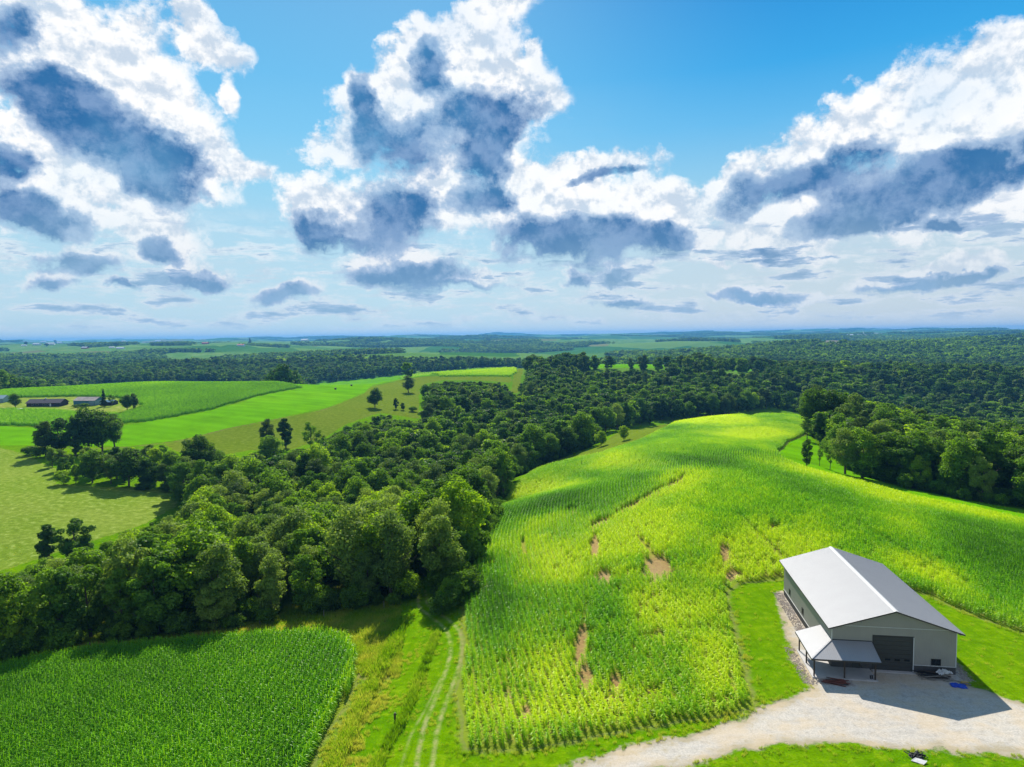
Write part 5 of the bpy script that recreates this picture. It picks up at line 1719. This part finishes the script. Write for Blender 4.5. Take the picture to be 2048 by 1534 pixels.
# white sheet by a burnt patch in the grass below the drive
x, y, z = hit(1838, 1524)
bm = bmesh.new()
prism(bm, (-.95, -.3, .10), (.5, -.55, .10), (.95, .25, .26), (-.4, .5, .22), .04)
for i in range(3): prism(bm, (-.9 + i * .6, -.3 - .09 * i, .125), (-.86 + i * .6, -.31 - .09 * i, .125), (-.3 + i * .6, .45, .245), (-.34 + i * .6, .46, .245), .01)
o = bmo('metal_sheet', bm, M_WHITE, None); o.location = (x, y, z); o.rotation_euler = (0, 0, -.5); o.scale = (.72, .72, .72)
tag(o, 'tilted white sheet lying in the grass below the gravel drive', 'sheet')
x, y, z = hit(1832, 1513)
bm = bmesh.new(); rr_ = random.Random(4)
tube(bm, [(0, 0, -.1), (0, 0, .06), (0, 0, .14)], [.75, .6, .2], 12)
for i in range(26):
    a, q = rr_.uniform(0, 6.28), rr_.uniform(0, .7)
    b = rr_.uniform(0, 3.14); c = Vector((cos(a) * q * 1.5, sin(a) * q * .6, .08 + rr_.uniform(0, .25)))
    d = Vector((cos(b), sin(b), rr_.uniform(-.2, .3))) * rr_.uniform(.2, .5)
    beam(bm, c - d, c + d, .06, .06)
o = bmo('ash_heap', bm, M_DARKJ, None); o.location = (x, y, z)
tag(o, 'charred heap of sticks in the grass behind the tilted white sheet', 'ash heap')
# short weathered post between the hedge lines
x, y, z = hit(790, 1443)
bm = bmesh.new()
tube(bm, [(0, 0, -.2), (0, 0, .5), (.03, 0, 1.05)], [.13, .12, .10], 10); tube(bm, [(-.2, 0, .8), (.24, .02, .86)], [.05, .05], 6)
o = bmo('wooden_post', bm, M_POST, None); o.location = (x, y, z)
tag(o, 'short dark wooden post in the rough grass between the hedge lines', 'post')
# fence posts along the wood edge
for i, (u, v) in enumerate([(180, 1296), (285, 1278), (520, 1248), (648, 1232), (768, 1213)]):
    x, y, z = hit(u, v + 4)
    bm = bmesh.new(); tube(bm, [(0, 0, -.2), (0, 0, 1.3)], [.07, .06], 7); beam(bm, (-.05, 0, 1.25), (.05, 0, 1.25), .14, .08)
    o = bmo('fence_post', bm, M_WOODG, None); o.location = (x, y, z)
    tag(o, '%s thin grey fence post from the left along the shaded wood edge' % ORD[i], 'fence post', 'fence posts along the shaded wood edge')
# round bales and cattle-size dots on the far edge of the hay field
x, y, z = hit(672, 779)
for i, (u, v) in enumerate([(671, 779), (703, 772)]):
    x, y, z = hit(u, v)
    bm = bmesh.new(); tube(bm, [(-.8, 0, .75), (-.7, 0, .8), (.7, 0, .8), (.8, 0, .75)], [.55, .8, .8, .55], 16)
    o = bmo('round_bale', bm, M_POST, None); o.location = (x, y, z)
    tag(o, ['dark round bale at the end of the hay field bank', 'small dark bale on the bank by the olive pasture'][i], 'bale')

# ------------------------------------------------------------------ farm buildings
def gable(name, cat, label, x, y, z, rz, L, W, H, R, wall, roof, over=.4, doors=(), windows=(), chimney=None, gable_wall=None, group=None):
    """ridge runs along local x; front wall faces local -y"""
    e = bpy.data.objects.new(name, None); COL.objects.link(e)
    e.location = (x, y, z); e.rotation_euler = (0, 0, rz)
    tag(e, label, cat, group)
    bm = bmesh.new()
    v = {k: bm.verts.new(p) for k, p in {'a': (-L / 2, -W / 2, -2), 'b': (L / 2, -W / 2, -2), 'c': (L / 2, W / 2, -2), 'd': (-L / 2, W / 2, -2), 'A': (-L / 2, -W / 2, H), 'B': (L / 2, -W / 2, H), 'C': (L / 2, W / 2, H), 'D': (-L / 2, W / 2, H), 'R': (L / 2, 0, H + R), 'Q': (-L / 2, 0, H + R)}.items()}
    for f in ('abBA', 'bcCRB', 'cdDC', 'daAQD'):
        bm.faces.new([v[k] for k in f])
    bmo('wall', bm, wall, e)
    if gable_wall:
        bm = bmesh.new(); box(bm, L / 2 + .01, L / 2 + .06, -W / 2, W / 2, 0, H); bmo('end_wall', bm, gable_wall, e)
    s = R / (W / 2)
    bm = bmesh.new()
    for sg in (-1, 1):
        prism(bm, (-L / 2 - over, 0, H + R + .08), (L / 2 + over, 0, H + R + .08), (L / 2 + over, sg * (W / 2 + over), H - s * over + .08), (-L / 2 - over, sg * (W / 2 + over), H - s * over + .08), .10)
    rf = bmo('roof', bm, roof, e)
    if chimney:
        bm = bmesh.new(); cx, cy, ch = chimney
        box(bm, cx - .35, cx + .35, cy - .35, cy + .35, H + R * .3, H + R + ch); box(bm, cx - .45, cx + .45, cy - .45, cy + .45, H + R + ch, H + R + ch + .12)
        bmo('chimney', bm, M_WTRIM, rf)
    for x0, x1, z1, mt in doors:
        bm = bmesh.new(); box(bm, x0, x1, -W / 2 - .06, -W / 2 - .01, 0, z1); bmo('door', bm, mt, e)
    for x0, x1, z0, z1 in windows:
        bm = bmesh.new(); box(bm, x0 - .08, x1 + .08, -W / 2 - .05, -W / 2 - .01, z0 - .08, z1 + .08); w = bmo('window', bm, M_WTRIM, e)
        bm = bmesh.new(); box(bm, x0, x1, -W / 2 - .07, -W / 2 - .052, z0, z1); bmo('pane', bm, M_GLASS, w)
    return e
x, y, z = hit(86, 813)
gable('farm_house', 'house', 'long low dark house with a dark shingle roof and a chimney in the far farmyard', x, y + 5, z, .02, 24, 9.5, 2.7, 2.3, M_DWALL, M_DROOF, .7,
      doors=((4.5, 5.5, 2.1, M_CREAM), (8.2, 11.2, 2.3, M_DARKJ)), windows=((-8.5, -7.2, 1, 2.0), (-5.2, -3.6, 1, 2.0), (-.5, 1.2, 1, 2.0), (2.2, 3.6, 1, 2.0)), chimney=(-1.5, .5, .6))
x, y, z = hit(170, 811)
gable('pole_shed', 'shed', 'blue-walled pole shed with a weathered tan metal roof right of the long dark house', x, y + 5, z, -.12, 17, 10, 3.6, 2.2, M_SHED, M_TANR, .3, doors=((3.8, 8.2, 3.2, M_SHEDW),), chimney=None, gable_wall=M_SHEDW)
x, y, z = hit(212, 812)
gable('lean_to', 'shed', 'small dark open-sided lean-to at the right end of the blue pole shed', x, y + 6, z, -.12, 7, 6, 2.6, 1.2, M_DWALL, M_SHED, .3)
x, y, z = hit(-4, 806)
gable('garage', 'shed', 'pale blue shed cut off by the left edge of the picture', x - 4, y + 5, z, .05, 14, 9, 3.2, 2.2, M_SHEDW, M_SHEDW, .3)
# concrete pad in front of the house
x, y, z = hit(18, 819)
bm = bmesh.new(); box(bm, -10, 9, -4, 5, -1, .35); o = bmo('concrete_pad', bm, M_CONC, None); o.location = (x, y, z); tag(o, kind='structure')
def bench(x, y, z, rz, label):
    e = bpy.data.objects.new('garden_bench', None); COL.objects.link(e); e.location = (x, y, z); e.rotation_euler = (0, 0, rz); tag(e, label, 'bench')
    bm = bmesh.new(); box(bm, -1, 1, -.3, .3, .42, .48); bmo('seat', bm, M_WHITE, e)
    bm = bmesh.new(); box(bm, -1, 1, .3, .36, .5, 1.0); bmo('backrest', bm, M_WHITE, e)
    for sx in (-.9, .9):
        bm = bmesh.new(); box(bm, sx - .05, sx + .05, -.28, .28, 0, .42); bmo('leg', bm, M_WHITE, e)
x, y, z = hit(100, 812.5); bench(x, y, z, 0, 'white garden bench at the front of the long dark house')
x, y, z = hit(108, 812.5); bench(x, y, z, .3, 'second white garden bench, nearer the right end of the dark house')
x, y, z = hit(77, 827)
bm = bmesh.new(); tube(bm, [(-.9, 0, .55), (-.75, 0, .6), (.75, 0, .6), (.9, 0, .55)], [.3, .5, .5, .3], 12); box(bm, -.6, -.5, -.3, .3, 0, .2); box(bm, .5, .6, -.3, .3, 0, .2)
o = bmo('fuel_tank', bm, M_WHITE, None); o.location = (x, y, z); tag(o, 'small white tank in the grass at the corn edge of the farmyard', 'tank')

def silo(x, y, z, rad_, h, label, mat=None):
    e = bpy.data.objects.new('silo', None); COL.objects.link(e); e.location = (x, y, z); tag(e, label, 'silo')
    bm = bmesh.new(); tube(bm, [(0, 0, -3), (0, 0, h)], [rad_, rad_], 18); bmo('wall', bm, mat or M_CONC, e)
    bm = bmesh.new(); tube(bm, [(0, 0, h), (0, 0, h + rad_ * .4), (0, 0, h + rad_ * .7)], [rad_ * 1.04, rad_ * .75, rad_ * .15], 18); bmo('roof', bm, M_PROOF, e)
FARMS = [
    (48, 692, 22, M_CREAM, M_PROOF, 'small white farm building left of the far silo group'),
    (74, 690, 34, M_CREAM, M_PROOF, 'long pale barn left in the far farm cluster on the left skyline'),
    (87, 685, 26, M_CREAM, M_PROOF, 'pale-roofed barn behind the far farm cluster on the left skyline'),
    (101, 689.5, 36, M_CREAM, M_PROOF, 'bright white barn in the middle of the far silo group'),
    (119, 687, 40, M_CREAM, M_PROOF, 'long white-roofed barn right of the far silos'),
    (170, 697, 30, M_RED, M_PROOF, 'reddish barn with pale roof before the wooded knoll'),
    (224, 696, 24, M_CREAM, M_PROOF, 'small pale building right of the wooded knoll'),
    (241, 698, 34, M_CREAM, M_PROOF, 'long white building right of the wooded knoll, lower of two'),
    (248, 684, 30, M_CREAM, M_PROOF, 'tiny white building alone under the left skyline'),
    (316, 683, 44, M_CREAM, M_PROOF, 'tiny white farm under the wooded skyline above the pale fields'),
    (411, 688, 30, M_RED, M_REDROOF, 'small reddish barn in the pale fields left of the red-roofed barn'),
    (482, 692, 34, M_CREAM, M_REDROOF, 'red-roofed barn beside the pointed trees in the pale fields'),
    (610, 682, 36, M_CREAM, M_PROOF, 'tiny white farm on the skyline left of centre'),
    (1700, 672, 30, M_CREAM, M_PROOF, 'white barn left of the right-hand silo group'),
    (1722, 673, 40, M_CREAM, M_PROOF, 'bright white barn beside the silo on the right skyline'),
    (1736, 673, 26, M_RED, M_PROOF, 'small red barn right of the bright white one on the right skyline'),
    (1808, 665, 40, M_CREAM, M_PROOF, 'tiny white farm on the skyline right of the silo'),
    (1560, 667, 36, M_CREAM, M_PROOF, 'tiny pale barn on the skyline above the tan field'),
]
for (u, v, wpx, wl, rf, lb) in FARMS:
    x, y, z = hit(u, v)
    k = y / FPX
    L = max(10, min(wpx * 0.42 * k, 60)); 
    gable('barn', 'barn', lb, x, y, z, random.uniform(-.3, .3), L, L * .5, L * .16, L * .12, wl, rf, .3)
for (u, v, lb) in [(109, 686, 'tall grey silo rising over the white barn on the left skyline'), (112, 687, 'shorter grey silo right of the tall one on the left skyline'), (1727, 671, 'pale silo behind the bright white barn on the right skyline')]:
    x, y, z = hit(u, v); k = y / FPX
    silo(x, y, z, 1.1 * k, 6.5 * k, lb, M_WAIN if u < 1000 else M_CREAM)
# trees by the far farms
for (u, v, hp, k, w, lb) in [(500, 690, 15, 'spruce', 1.6, 'dark pointed tree beside the red-roofed barn in the pale fields'), (52, 690, 7, 'broad0', 1.3, 'dark round tree by the small white building in the far farm cluster'), (93, 693, 7, 'broad2', 1.4, 'dark round tree in front of the bright white barn on the left skyline'), (232, 693, 10, 'broad3', 1.5, 'dark tree between the two pale buildings right of the wooded knoll')]:
    px_tree(k, u, v, hp, .06, lb, w)

# ------------------------------------------------------------------ haze: one closed box of thin air round everything
hm, t = new_mat('haze_air')
pv = t.node('ShaderNodeVolumePrincipled', {'Color': (0.10, 0.35, 0.72, 1), 'Density': 0.000085, 'Anisotropy': 0.2})
t.l.new(pv.outputs[0], t.out.inputs['Volume'])
bm = bmesh.new(); box(bm, -16800, 16800, -16800, 16800, -160, 122)
hz = link('haze', bm_mesh('haze', bm, hm)); hz['kind'] = 'stuff'
print('objects', len(bpy.data.objects))
